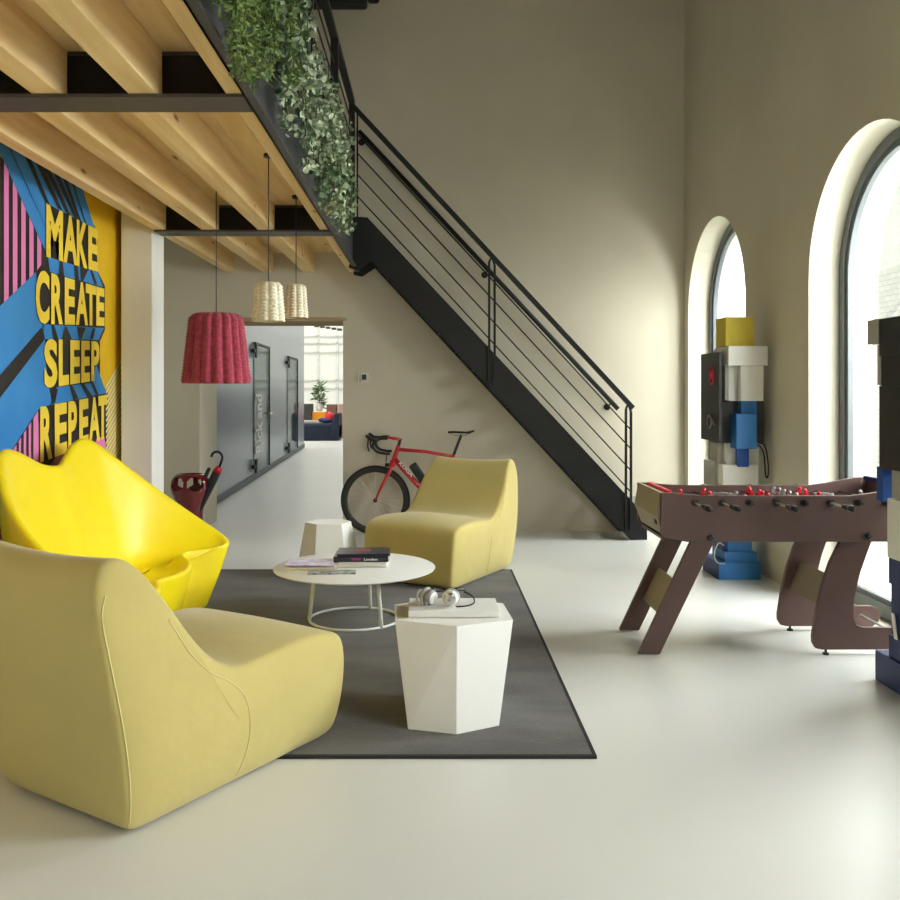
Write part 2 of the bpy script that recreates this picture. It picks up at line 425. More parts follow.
# upper railing along the mezzanine edge
rail = thing('mezzanine_railing', (-0.75, 5, 3.05), 'black steel railing on the edge of the mezzanine', 'railing')
zt = 4.27
for y in (1.0, 2.5, 4.1, 5.6, 7.12):
    mb = MB(); mb.box(-0.785, -0.725, y-0.03, y+0.03, 3.05, zt-0.02); mb.build('post', M['steel'], rail, bevel=0.003)
mb = MB(); mb.box(-0.79, -0.73, YF+0.05, 8.74, zt-0.02, zt+0.025); mb.build('top_rail', M['steel'], rail, bevel=0.004)
for k in range(7):
    z = 3.18+k*0.145
    mb = MB(); mb.tube([(-0.757, YF+0.05, z), (-0.757, 8.78, z)], 0.007, 6); mb.build('rod', M['steel'], rail)

# ------------------------------------------------------------------ staircase
YS, YS2 = 8.80, 9.33
st = thing('staircase', (0.7, 9.05, 0), 'straight black steel staircase rising from the floor up to the mezzanine', 'staircase')
def sx(px, Y=YS): return (px-CX)/F*Y
def sz(py, Y=YS): return H-(py-CY)/F*Y
SL = (3.15-0.345)/(2.01-(-0.61))
pts = [(sx(349), sz(216)), (sx(367.5), sz(217.5)), (sx(635.6), sz(505)), (sx(647), sz(505)+0.0-0.10), (sx(647), 0.005), (sx(630), 0.005), (sx(371.7), sz(261)), (sx(358), sz(270)), (sx(349), sz(268))]
for y in (YS, YS2):
    mb = MB(); mb.prism_y(pts, y-0.005, y+0.005)
    if y == YS: # bolt plates
        for k in range(13):
            t = (k+0.6)/13.4; x = sx(371.7)+(sx(630)-sx(371.7))*t; z = sz(261)+(0.005-sz(261))*t+0.035
            mb.tube([(x+0.02, y-0.009, z+0.03), (x+0.02, y-0.004, z+0.03)], 0.006, 6)
    mb.build('stringer', M['steel'], st)
nst = 15
for k in range(nst):
    z = 3.02-(k+1)*3.02/(nst+1); t = (3.15-0.12-z)/(3.15-0.345)
    x = -0.61+t*(2.01+0.61)
    mb = MB(); mb.box(x-0.20, x+0.07, YS+0.006, YS2-0.006, z-0.035, z); mb.build('tread', M['steel'], st)
mb = MB(); mb.box(-0.755, -0.60, YS+0.006, YS2-0.006, 2.98, 3.02); mb.build('landing_plate', M['steel'], st)
# railing of the stair
zr0, zr1 = sz(104), sz(408)
xr0, xr1 = sx(352), sx(633)
mb = MB(); mb.flat((xr0-0.01, YS, zr0), (xr1, YS, zr1), 0.05, 0.045); mb.build('top_rail', M['steel'], st, bevel=0.003)
def post(pxa, pxb, zt_, zb_):
    mb = MB()
    xa, xb = sx(pxa), sx(pxb)
    mb.box(xa-0.011, xa+0.011, YS-0.03, YS-0.008, zb_, zt_-0.03)
    mb.box(xb-0.011, xb+0.011, YS-0.03, YS-0.008, zb_, zt_-0.06)
    mb.flat((xa, YS-0.019, zt_-0.03), ((xa+xb)/2, YS-0.015, zt_+0.02), 0.02, 0.02)
    mb.flat((xb, YS-0.019, zt_-0.06), ((xa+xb)/2, YS-0.015, zt_+0.02), 0.02, 0.02)
    return mb.build('post', M['steel'], st)
def zrail(px): return zr0+(zr1-zr0)*((sx(px)-xr0)/(xr1-xr0))
mb = MB(); mb.box(sx(352)-0.028, sx(352)+0.028, YS-0.03, YS+0.03, sz(217), zr0); mb.build('newel_post', M['steel'], st, bevel=0.003)
mb = MB(); mb.box(sx(357.5)-0.008, sx(357.5)+0.008, YS-0.02, YS+0.0, sz(217), zrail(357.5)); mb.build('post', M['steel'], st)
post(489, 494.5, zrail(491.5)-0.04, sz(383)); post(625.5, 630.5, zrail(628)-0.03, sz(530))
slope = (zr1-zr0)/(xr1-xr0)
for y488 in (278.5, 297.5, 319, 340.5):
    # height of each rod read where it crosses the middle post
    z0 = sz(y488+1.5); x0 = sx(492)
    mb = MB(); mb.tube([(sx(357), YS-0.019, z0+(sx(357)-x0)*slope), (sx(631), YS-0.019, z0+(sx(631)-x0)*slope)], 0.0075, 6); mb.build('rod', M['steel'], st)
# handrail fixed to the wall
hr = thing('wall_handrail', (0.6, YB-0.07, 1.2), 'slim black handrail fixed to the plaster wall above the staircase', 'handrail')
yh = YB-0.07
def hx(px, Y=yh): return (px-CX)/F*Y
def hz(py, Y=yh): return H-(py-CY)/F*Y
mb = MB(); mb.tube([(hx(359), yh, hz(131)), (hx(618), yh, hz(409))], 0.024, 10); mb.build('rail', M['steel'], hr, smooth=True)
for px, py in ((361.5, 142.5), (484.5, 275), (607, 407)):
    xw, zw = (px-CX)/F*YB, H-(py-CY)/F*YB
    tr = hz(131)+(hz(409)-hz(131))*((xw+0.02-hx(359))/(hx(618)-hx(359)))
    mb = MB(); mb.lathe([(0.034, -0.008), (0.034, 0)], (xw, YB, zw), 16, 'Y'); mb.tube([(xw, YB-0.006, zw), (xw, yh+0.01, zw), (xw+0.03, yh, tr-0.015)], 0.008, 6); mb.build('bracket', M['steel'], hr)

# dark steel tie near the roof
mb = MB(); mb.box(-2.4, -0.62, 8.82, 8.94, 5.235, 5.5); mb.box(-0.62, -0.50, 8.83, 8.93, 5.29, 5.44); mb.build('roof_beam', M['steel'], bevel=0.03, kind='structure', label='end of a dark steel beam near the roof', cat='beam')

# thermostat
th = thing('thermostat', (-0.70, YB, 1.5), 'small square white thermostat on the wall beside the passage opening', 'thermostat')
mb = MB(); mb.box((358-430)/F*YB, (359.5-430)/F*YB, YB-0.02, YB, H+(390-382)/F*YB, H+(390-372)/F*YB); mb.box((361-430)/F*YB, (368.5-430)/F*YB, YB-0.022, YB, H+(390-382)/F*YB, H+(390-373)/F*YB); mb.build('body', M['white_matt'], th)
mb = MB(); mb.box((362-430)/F*YB, (366.5-430)/F*YB, YB-0.025, YB-0.0215, H+(390-379.8)/F*YB, H+(390-374.5)/F*YB); mb.build('display', M['block_dark'], th)
# cable box on the back wall low beside the stair foot
mb = MB(); mb.box(2.05, 2.2, YB-0.05, YB-0.009, 0.27, 0.37); mb.build('junction_box', M['block_grey'], bevel=0.004, label='small grey box low on the wall behind the stair foot', cat='box')

# ------------------------------------------------------------------ mural
mu = thing('mural', (XL, 5.5, 0), 'bold mural reading MAKE CREATE SLEEP REPEAT in yellow letters over blue, pink and black stripes', 'mural')
def W(px, py, d):
    X = XL+0.002+d; Y = -X*F/(CX-px); return (X, Y, H-(py-CY)/F*Y)
def poly(mb, pts, d):
    # shapes painted on the wall plane; edges subdivided are straight on the wall too
    mb.face([W(p[0], p[1], d) for p in pts])
def clipz(mb, z0=0.01, z1=2.899, y0=3.0, y1=7.098):
    for co, no in (((0,0,z1),(0,0,1)), ((0,0,z0),(0,0,-1)), ((0,y1,0),(0,1,0)), ((0,y0,0),(0,-1,0))):
        g = mb.bm.verts[:]+mb.bm.edges[:]+mb.bm.faces[:]
        bmesh.ops.bisect_plane(mb.bm, geom=g, plane_co=co, plane_no=no, clear_outer=True)
def paint(name, material, polys, d, label=None):
    mb = MB()
    for p in polys: poly(mb, p, d)
    clipz(mb)
    return mb.build(name, material, mu, label=label, weld=False)
mb = MB(); mb.box(XL+0.001, XL+0.005, 3.0, 7.098, 0.01, 2.899); mb.build('yellow_ground', M['m_yellow'], mu)
paint('black_ground', M['m_black'], [[(47,200),(95,226),(98,272),(105,286),(105,330),(100,341),(100,382),(108,393),(107,440),(104,520),(20,620),(-60,620),(-60,100)]], 0.006)
paint('blue_field', M['m_blue'], [
    [(-119,-170),(-119,-98),(0,153),(46,252),(46,203),(95,229),(81,183),(55,100),(20,0)],
    [(-119,420),(0,306),(36,272),(38,300),(43,324),(44,330),(41,328),(0,375.5),(-119,512)],
    [(-119,545),(0,398),(45,339),(46,365),(50,392),(52,404),(38,410),(13,448),(-30,520),(-119,640)],
    [(48,257),(97.5,272),(103,287),(50,272)],
    [(42,324),(104,328),(98.5,340),(45,339)],
    [(57,387),(91,383),(106.5,393),(50,405)],
    [(96,364),(106.5,393),(92,385)],
], 0.008)
# pink stripes, upper left
pk = []
def up_y(px): return 153+(px)*(251-153)/45.0
def lo_y(px): return 306-(px)*(306-272)/36.0 if px < 36 else 272-(px-36)*1.4
for k in range(-5, 5):
    ya, yb = 5.155+0.109*k, 5.155+0.109*k+0.058
    pa, pb = CX+XL*F/ya, CX+XL*F/yb
    pk.append([(pa, up_y(pa)), (pb, up_y(pb)), (pb, lo_y(pb)), (pa, lo_y(pa))])
paint('pink_stripes', M['m_pink'], pk, 0.010)
pk = []
pk.append([(38,411),(13,450),(-20,500),(-40,620),(41,620),(41,462)])
paint('pink_patch', M['m_pink'], [[(96,439),(104,436),(106,446),(104,520),(90,520)]], 0.010)
paint('pink_patch', M['m_pink'], pk, 0.010)
bk = []
# streaks running up from MAKE
for (x0,y0,x1,y1,x2,y2,x3,y3) in ((25,40,34,46,243,520,238,505),(100,68,140,95,266,402,243,385),(158,108,205,138,330,425,308,415),(212,160,256,190,378,458,356,448),
        (268,195,306,222,415,478,392,462),(325,232,350,247,432,490,416,480),(372,255,383,262,462,512,455,506)):
    bk.append([((x0)/5.294,130+y0/5.294),(x1/5.294,130+y1/5.294),(x2/5.294,130+y2/5.294),(x3/5.294,130+y3/5.294)])
def extend_up(q):   # keep each streak running on to the top edge
    (ax,ay),(bx,by),(cx_,cy_),(dx,dy) = q
    k = 0.6
    return [(ax-(dx-ax)*k, ay-(dy-ay)*k), (bx-(cx_-bx)*k, by-(cy_-by)*k), (cx_,cy_), (dx,dy)]
bk = [extend_up(q) for q in bk]
def C2(l): return [(x/5.294, 300+y/5.294) for x, y in l]
def C1(l): return [(x/5.294, 130+y/5.294) for x, y in l]
bk += [C1([(318,690),(332,693),(340,778),(312,765)]), C1([(395,715),(412,718),(418,798),(398,792)]), C1([(425,722),(470,735),(440,800),(430,800)]), C1([(480,742),(490,745),(515,818),(500,815)])]
bk += [C2([(270,120),(285,125),(310,212),(285,210)]), C2([(345,138),(352,140),(380,208),(326,210)]), C2([(408,142),(455,146),(432,206),(420,206)]), C2([(492,150),(506,150),(492,206),(478,206)])]
bk += [C2([(296,470),(308,468),(292,545),(268,552)]), C2([(368,452),(382,450),(416,520),(390,530)]), C2([(428,445),(444,443),(490,508),(465,514)]), C2([(482,440),(494,436),(522,500),(508,503)])]
bk += [C2(l) for l in ([(88,765),(100,750),(100,900),(88,900)], [(112,725),(126,705),(126,900),(112,900)], [(140,685),(152,665),(152,900),(140,900)], [(166,645),(177,625),(177,900),(166,900)], [(204,580),(213,575),(222,900),(208,900)])]
bk += [[(0,375.5),(40.6,329),(45,339),(0,398),(-60,470),(-119,545),(-119,512)]]
paint('black_streaks', M['m_black'], bk, 0.012)
paint('brown_wedge', M['m_brown'], [C2([(300,826),(385,788),(350,868),(345,980),(240,980),(270,868)])], 0.013)
paint('cream_stripes', M['m_cream'], [[(106.0, 386+q), (121.5, 359+q), (121.5, 362+q), (106.0, 389+q)] for q in [k*5.6 for k in range(0, 30)]], 0.008)
LET = {}
words_ = [
 ('MAKE', [(46,203),(98,230)], [(47,257),(98.5,272)], [(46,63.5),(63,78),(76.5,88),(88,98.5)]),
 ('CREATE', [(35,268),(105,289)], [(36,323.5),(105,326)], [(35.5,50),(51,63.5),(64.5,75.5),(75.5,88.5),(85.5,96.5),(96,105)]),
 ('SLEEP', [(43,338.5),(100,341.5)], [(45,388.5),(99,380)], [(44,58),(58.5,69.5),(70,80.5),(81,90.5),(91,100)]),
 ('REPEAT', [(39,407),(108,394.5)], [(42,462),(106,438)], [(40,53),(54.5,67.5),(68,77.5),(79,89),(88.5,100.5),(98,107.5)]),
]
for word, top, bot, cells in words_:
    mb = MB()
    for ch, (pa, pb) in zip(word, cells):
        if ch not in LET: LET[ch] = text_mesh(ch, bold=0.042)
        me = LET[ch]
        pa += 0.3; pb -= 0.5
        ya, yb = -(XL+0.017)*F/(CX-pa), -(XL+0.017)*F/(CX-pb)
        def ln(l, px):
            return l[0][1]+(l[1][1]-l[0][1])*(px-l[0][0])/(l[1][0]-l[0][0])
        zt0, zt1 = W(pa, ln(top, pa), 0.015)[2], W(pb, ln(top, pb), 0.015)[2]
        zb0, zb1 = W(pa, ln(bot, pa), 0.015)[2], W(pb, ln(bot, pb), 0.015)[2]
        vs = []
        for v in me.vertices:
            u, w = v.co.x, v.co.y
            y = ya+(yb-ya)*u; z = (zb0+(zb1-zb0)*u)*(1-w)+(zt0+(zt1-zt0)*u)*w
            vs.append(mb.bm.verts.new((XL+0.017, y, z)))
        for p in me.polygons:
            try: mb.bm.faces.new([vs[i] for i in p.vertices])
            except ValueError: pass
    mb.build('word_'+word.lower(), M['m_letter'], mu, label='yellow painted word '+word, weld=False)

# ------------------------------------------------------------------ rug
rg = thing('rug', (-0.85, 5.5, 0), 'large dark grey rug lying under the seats and low tables', 'rug')
mb = MB()
nx, ny = 30, 36
def rz(x, y): return 0.012+0.0008*math.sin(x*7+y*3)
rows = [[(-2.36+3.01*i/nx, 3.60+3.70*j/ny, rz(i, j)) for i in range(nx+1)] for j in range(ny+1)]
mb.grid(rows); mb.build('pile', M['rug'], rg, smooth=True)
mb = MB(); mb.box(-2.36, 0.65, 3.585, 3.60, 0.0, 0.013); mb.box(-2.36, 0.65, 7.30, 7.315, 0.0, 0.013); mb.box(0.65, 0.665, 3.585, 7.315, 0, 0.013); mb.box(-2.375, -2.36, 3.585, 7.315, 0, 0.013)
mb.build('binding', M['rug_edge'], rg)

# ------------------------------------------------------------------ olive poufs
def make_pouf(name, loc, rz_, label, ulen=1.06, zsc=1.0, wb=0.92):
    from mathutils.bvhtree import BVHTree
    t = thing(name, loc, label, 'lounge chair', 'olive soft lounge chairs', rz_)
    P = [(0.02,0.0),(0.0,0.03),(-0.035,0.18),(-0.075,0.38),(-0.118,0.60),(-0.135,0.75),(-0.130,0.825),(-0.09,0.875),(-0.03,0.884),(0.025,0.85),
         (0.085,0.78),(0.17,0.65),(0.26,0.53),(0.35,0.465),(0.43,0.445),(0.55,0.46),(0.70,0.47),(0.84,0.465),(0.93,0.445),(0.965,0.40),(0.98,0.30),(0.985,0.15),(0.975,0.04),(0.95,0.0)]
    nb = 7
    for k in range(1, nb): P.append((0.95-(0.93)*k/nb, 0.0))
    P = [(u*ulen if u > 0 else u, z*(1+(zsc-1)*max(0, z-0.45)/0.4)) for u, z in P]
    cen = (0.44, 0.24)
    def wscale(z): 
        if z < 0.35: return wb+(1-wb)*math.sin(PI/2*z/0.35)
        return 1.0-0.10*max(0, (z-0.45)/0.42)
    def ring(v, s, puff):
        out = []
        for u, z in P:
            uu = cen[0]+(u-cen[0])*s; zz = cen[1]+(z-cen[1])*s
            if puff and z > 0.43 and u > 0.40: zz += 0.04*puff*math.sin(PI*min(1, max(0, (u-0.40)/0.62)))
            if z > 0.45 and u < 0.35: zz += 0.02*(1-puff)*s-0.012
            out.append((uu, v*wscale(zz), max(0.0, zz)))
        return out
    st_ = [(0.43,0.15,0),(0.428,0.45,0),(0.420,0.78,0),(0.406,0.94,0),(0.394,0.99,0),(0.374,1.0,0.1),(0.30,1.0,0.45),(0.15,1.0,0.85),(0,1.0,1.0)]
    rows = [ring(-v, s, p) for v, s, p in st_] + [ring(v, s, p) for v, s, p in st_[::-1][1:]]
    mb = MB(); vv = mb.grid(rows, closeu=True)
    mb.bm.faces.new(vv[0][::-1]); mb.bm.faces.new(vv[-1])
    L = Matrix.Translation(Vector(loc)) @ Matrix.Rotation(rz_, 4, 'Z')
    mb.bm.transform(L)
    up = mb.build('upholstery', M['pouf'], t, smooth=True, sub=2)
    dg = bpy.context.evaluated_depsgraph_get(); dg.update()
    me = bpy.data.meshes.new_from_object(up.evaluated_get(dg))
    bv = BVHTree.FromPolygons([v.co.copy() for v in me.vertices], [tuple(p.vertices) for p in me.polygons])
    bpy.data.meshes.remove(me)
    def snap(pts, sgn):
        out = []
        for q in catmull(pts, 8):
            h = bv.ray_cast(Vector((q.x, sgn*0.8, q.z)), Vector((0, -sgn, 0)))[0]
            if h is None: h = bv.find_nearest(q)[0]
            h = bv.find_nearest(Vector((h.x, h.y, h.z)))[0]
            out.append(L @ Vector((h.x, h.y+sgn*0.0008, h.z)))
        return out
    for sgn in (-1, 1):
        edge = [(0.016,sgn*.4,0.03),(-0.012,sgn*.4,0.18),(-0.052,sgn*.4,0.38),(-0.093,sgn*.4,0.60),(-0.112,sgn*.4,0.74),(-0.098,sgn*.4,0.81)]
        mb = MB(); mb.tube(snap(edge, sgn), 0.0026, 6); mb.build('piping', M['pouf_seam'], t, smooth=True)
        pts = [(0.13,sgn*.4,0.69),(0.21,sgn*.4,0.56),(0.30,sgn*.4,0.47),(0.39,sgn*.4,0.415),(0.455,sgn*.4,0.35),(0.49,sgn*.4,0.25),(0.50,sgn*.4,0.14),(0.485,sgn*.4,0.03)]
        mb = MB(); mb.tube(snap(pts, sgn), 0.0020, 6); mb.build('side_seam', M['pouf_seam'], t, smooth=True)
        for u in (0.08, 0.93):
            c = L @ Vector((u+(0.06 if u < 0.5 else 0), sgn*0.25, -0.0))
            mb = MB(); mb.lathe([(0.03, 0.0), (0.03, 0.008)], c, 12); mb.build('glide', M['black'], t)
    return t
# direction u (back -> front)
a1 = math.atan2(0.84, 0.54)
ud, vd = Vector((math.cos(a1), math.sin(a1))), Vector((-math.sin(a1), math.cos(a1)))
b1 = Vector((-1.005, 2.92)) + vd*0.335 + ud*0.015
make_pouf('lounge_chair', (b1.x, b1.y, 0.013), a1, 'olive soft lounge chair seen from behind, largest seat beside the yellow sofa', 1.12, 1.035, 0.84)
a2 = math.atan2(-0.866, -0.50)
ud2 = Vector((math.cos(a2), math.sin(a2))); vd2 = Vector((-math.sin(a2), math.cos(a2)))
front_r = Vector((0.158, 6.53))        # the front corner nearest the viewer
b2 = front_r - ud2*1.03 - vd2*0.375*(-1 if False else 1)
make_pouf('lounge_chair', (b2.x, b2.y, 0.013), a2, 'olive soft lounge chair standing in front of the red bicycle')

# ------------------------------------------------------------------ yellow moulded sofa
sf = thing('sofa', (-1.8, 5.3, 0.013), 'bright yellow moulded plastic two seat sofa with wavy back under the mural', 'sofa', kind=None)
half = [(-2.20,0.0,1.02),(-2.23,.14,1.04),(-2.25,.30,1.11),(-2.25,.46,1.155),(-2.22,.60,1.13),(-2.14,.73,1.035),(-2.02,.85,.91),(-1.88,.93,.785),(-1.72,.975,.66),(-1.57,.985,.555),(-1.45,.965,.48),(-1.385,.915,.438),(-1.378,.845,.415),(-1.435,.785,.403),(-1.525,.735,.397),
        (-1.60,.68,.392),(-1.61,.61,.383),(-1.545,.53,.368),(-1.505,.41,.358),(-1.495,.28,.352),(-1.52,.15,.350),(-1.565,.05,.350)]
YC = 5.28
last = (-1.58, YC, 0.351)
rim = [(x, YC+d, z) for x, d, z in half]+[last]+[(x, YC-d*1.16, z) for x, d, z in half[:0:-1]]
rim = [tuple(p) for p in catmull(rim, 2, closed=True)]
ZSEAT = 0.315
def inner_pt(p, f):
    sx_, sy_ = -1.80, YC+max(-0.55, min(0.50, p[1]-YC))
    return (p[0]+(sx_-p[0])*f, p[1]+(sy_-p[1])*f)
def zlerp(z, f): return z+(ZSEAT-z)*f
rows = []
def layer(fxy, fz, dz=0):
    r = []
    for p in rim:
        x, y = inner_pt(p, fxy); r.append((x, y, zlerp(p[2], fz)+dz))
    return r
base = []
for p in rim:
    x, y = inner_pt(p, 0.30); base.append((x, y, 0.015))
def outer(f):
    r = []
    for p, q in zip(rim, base):
        g = f**1.25
        r.append((p[0]+(q[0]-p[0])*g, p[1]+(q[1]-p[1])*g, p[2]+(q[2]-p[2])*f))
    return r
rows.append([(inner_pt(p, .8)[0], inner_pt(p, .8)[1], 0.015) for p in rim])
rows.append([(inner_pt(p, .36)[0], inner_pt(p, .36)[1], 0.013) for p in rim])
rows.append(base)
rows.append(outer(0.93)); rows.append(outer(0.62)); rows.append(outer(0.30)); rows.append(outer(0.07))
rows.append(layer(-0.012, 0, -0.006))
def inw(p, d, dz):
    c = Vector(inner_pt(p, 1.0)); q = Vector(p[:2]); v = c-q; L_ = v.length; v.normalize()
    r_ = q+v*min(d, L_*0.6); return (r_.x, r_.y, p[2]+dz)
rows.append([inw(p, 0.014, 0.010) for p in rim])
rows.append([inw(p, 0.045, 0.004) for p in rim])
rows.append([inw(p, 0.075, -0.018-0.10*(p[2]-0.35)) for p in rim])
rows.append(layer(0.38, 0.52)); rows.append(layer(0.52, 0.84)); rows.append(layer(0.66, 0.985)); rows.append(layer(0.82, 1.0)); rows.append(layer(0.985, 1.0))
mb = MB(); vv = mb.grid(rows, closeu=True)
mb.build('shell', M['yellow'], sf, smooth=True, sub=2, weld=False)

# ------------------------------------------------------------------ coffee table
TX, TY = -0.478, 5.71
ct = thing('coffee_table', (TX, TY, 0.013), 'low round white coffee table on three slim legs and a floor ring', 'table')
zt_ = 0.347
mb = MB(); mb.lathe([(0.0001, zt_-0.016), (0.47, zt_-0.016), (0.508, zt_-0.006), (0.512, zt_), (0.505, zt_+0.004), (0.0001, zt_+0.004)], (TX, TY, 0), 64, caps=False); mb.build('tabletop', M['white'], ct, auto=30)
mb = MB(); mb.tube([(TX+0.285*math.cos(2*PI*k/64), TY+0.285*math.sin(2*PI*k/64), 0.021) for k in range(64)], 0.008, 8, closed=True); mb.build('floor_ring', M['white'], ct, smooth=True)
for a in (PI*1.03, -0.88, 1.28):
    mb = MB(); mb.tube([(TX+0.285*math.cos(a), TY+0.285*math.sin(a), 0.02), (TX+0.25*math.cos(a), TY+0.25*math.sin(a), zt_-0.03)], 0.0125, 10); mb.build('leg', M['white'], ct, smooth=True)
mb = MB()
for a in (PI*1.03, -0.88, 1.28):
    mb.flat((TX, TY, zt_-0.022), (TX+0.30*math.cos(a), TY+0.30*math.sin(a), zt_-0.022), 0.05, 0.012, side=(-math.sin(a), math.cos(a), 0))
mb.build('bracket', M['white'], ct)

def flatbox(name, label, cat, c, size, rz_, material, group=None, pages=None, parts=()):
    t = thing(name, (c[0], c[1], c[2]), label, cat, group, rz_)
    L = Matrix.Translation(Vector(c)) @ Matrix.Rotation(rz_, 4, 'Z')
    sx_, sy_, h = size
    if pages:
        mb = MB(); mb.box(-sx_/2, sx_/2, -sy_/2, sy_/2, 0, 0.0025, L); mb.box(-sx_/2, sx_/2, -sy_/2, sy_/2, h-0.0025, h, L); mb.box(-sx_/2, sx_/2, -sy_/2, -sy_/2+0.003, 0, h, L)
        mb.build('cover', material, t)
        mb = MB(); mb.box(-sx_/2+0.003, sx_/2-0.003, -sy_/2+0.0035, sy_/2-0.003, 0.0026, h-0.0026, L); mb.build('pages', pages, t)
    else:
        mb = MB(); mb.box(-sx_/2, sx_/2, -sy_/2, sy_/2, 0, h, L); mb.build('cover', material, t)
    for nm, m2, bx in parts:
        mb = MB(); mb.box(*bx, L); mb.build(nm, m2, t)
    return t, L
tp = zt_+0.0045
# magazines on the table's far left
flatbox('magazine', 'bottom magazine with sandy cover at the table edge', 'magazine', (-0.755, 5.68, tp), (0.31, 0.22, 0.006), 0.25, M['mag_orange'], 'magazines on the coffee table')
flatbox('magazine', 'magazine with pale page edges second in the stack on the coffee table', 'magazine', (-0.745, 5.69, tp+0.0065), (0.31, 0.22, 0.012), 0.04, M['paper'], 'magazines on the coffee table')
flatbox('magazine', 'magazine with brown cover just below the lilac one', 'magazine', (-0.735, 5.72, tp+0.019), (0.30, 0.21, 0.008), 0.12, M['mag_orange'], 'magazines on the coffee table')
flatbox('magazine', 'lilac patterned magazine on top of the stack', 'magazine', (-0.745, 5.67, tp+0.0275), (0.31, 0.21, 0.006), -0.03, M['mag_purple'], 'magazines on the coffee table')
flatbox('magazine', 'slim grey magazine lying beside the front of the stack', 'magazine', (-0.60, 5.505, tp), (0.29, 0.10, 0.008), 0.06, M['mag_grey'], 'magazines on the coffee table')
t, L = flatbox('book', 'thick white book under the two dark books', 'book', (-0.44, 5.79, tp), (0.33, 0.23, 0.036), 0.0, M['white_matt'], 'books on the coffee table', pages=M['paper'])
t, L = flatbox('book', 'dark book with white spine lettering lying on the white book', 'book', (-0.435, 5.78, tp+0.0365), (0.345, 0.235, 0.032), 0.0, M['book_dark'], 'books on the coffee table', pages=M['paper'])
me = text_mesh('London', 0.02)
mb = MB(); mb.mesh(me, L @ Matrix.Translation((0.02, -0.1178, 0.008)) @ Matrix.Rotation(PI/2, 4, 'X') @ Matrix.Diagonal((0.085, 0.016, 1, 1))); mb.build('spine_lettering', M['white'], t, weld=False)
me = text_mesh('Taschen', 0.02) if False else text_mesh('ART', 0.02)
mb = MB(); mb.box(-0.06, 0.0, -0.1178, -0.1176, 0.008, 0.024, L); mb.build('spine_band', M['magenta'], t)
t, L = flatbox('book', 'thin dark book with red and white print, topmost of its stack', 'book', (-0.425, 5.80, tp+0.069), (0.335, 0.23, 0.014), 0.05, M['book_dark'], 'books on the coffee table', pages=M['paper'],
    parts=(('print', M['book_red'], (-0.06, 0.04, -0.02, 0.06, 0.0141, 0.0146)),))

# ------------------------------------------------------------------ faceted side tables
top2_shrink = lambda pts: [(-0.80+(x+0.78)*0.86, 7.02+(y-7.05)*0.86) for x, y in pts]
def hexstool(name, top, bot, ztop, z0, label, loc, group=None):
    t = thing(name, loc, label, 'side table', group)
    rows = [[(x, y, z0) for x, y in bot], [(x, y, ztop) for x, y in top]]
    mb = MB(); vv = mb.grid(rows, closeu=True); mb.bm.faces.new(vv[0][::-1])
    cx_ = sum(p[0] for p in top)/len(top); cy_ = sum(p[1] for p in top)/len(top)
    ins = [(cx_+(x-cx_)*0.93, cy_+(y-cy_)*0.93) for x, y in top]
    return t, mb, vv, ins
top = [(0.118,3.935),(0.374,4.05),(0.355,4.36),(0.10,4.50),(-0.172,4.335),(-0.158,4.045)]
bot = [(0.112,3.805),(0.300,3.905),(0.285,4.18),(0.10,4.32),(-0.085,4.18),(-0.095,3.865)]
t, mb, vv, ins = hexstool('side_table', top, bot, 0.437, 0.013, 'tall faceted white side table with white slab and headphones on top', (0.1, 4.1, 0.013))
ztp = 0.437
# top with an open slot at the left side
mb.bm.faces.new(vv[-1])
mb.build('body', M['white'], t, bevel=0.002)
mb = MB(); mb.prism_z([(-0.150,4.06),(-0.098,4.075),(-0.098,4.28),(-0.160,4.31)], ztp+0.0002, ztp+0.0012); mb.build('slot', M['beige'], t, label='beige slot in the top')
# white slab with headphones
mb = MB(); mb.box(-0.098, 0.315, 4.085, 4.34, ztp+0.0015, ztp+0.030); slab = mb.build('slab', M['white'], bevel=0.002, label='flat white slab lying on the tall faceted side table', cat='box')
# second stool, wide base
top2 = [(-0.98,7.03),(-0.86,6.91),(-0.64,6.93),(-0.57,7.10),(-0.66,7.25),(-0.90,7.24)]
bot2 = [(-1.07,7.04),(-0.88,6.84),(-0.58,6.87),(-0.46,7.10),(-0.60,7.34),(-0.95,7.33)]
def shift(pts, dx, dy): return [(x+dx, y+dy) for x, y in pts]
t2, mb, vv, ins = hexstool('side_table', top2_shrink(top2), top2_shrink(bot2), 0.44, 0.013, 'small faceted white side table behind the coffee table, wider at its base', (-0.78, 7.05, 0.013))
mb.bm.faces.new(vv[-1]); mb.build('body', M['white'], t2, bevel=0.002)
# headphones
zh = ztp+0.0305
hp = thing('headphones', (0.06, 4.22, zh), 'white and silver over ear headphones lying on the white slab', 'headphones')
R1 = Matrix.Rotation(math.radians(14), 4, 'X')
def cup(c, tilt, name, m1, m2):
    L = Matrix.Translation(c) @ tilt
    mb = MB(); rows = []
    mb.lathe([(0.001,-0.022),(0.030,-0.022),(0.036,-0.012),(0.038,0.0),(0.034,0.010),(0.028,0.014),(0.001,0.016)], (0,0,0), 24, 'Y', caps=False); mb.bm.transform(L)
    o = mb.build(name, m1, hp, smooth=True)
    mb = MB(); mb.lathe([(0.030,-0.024),(0.020,-0.030),(0.010,-0.031),(0.001,-0.029)], (0,0,0), 24, 'Y', caps=False); mb.bm.transform(L); mb.build('cap', m2, o, smooth=True)
    mb = MB(); mb.tube([(0.030*math.cos(k*PI/10), 0.020, 0.030*math.sin(k*PI/10)) for k in range(20)], 0.011, 8, closed=True); mb.bm.transform(L); mb.build('cushion', M['block_grey'], o, smooth=True)
cup(Vector((0.095, 4.17, zh+0.040)), Matrix.Rotation(-0.25, 4, 'Z'), 'ear_cup', M['white'], M['chrome'])
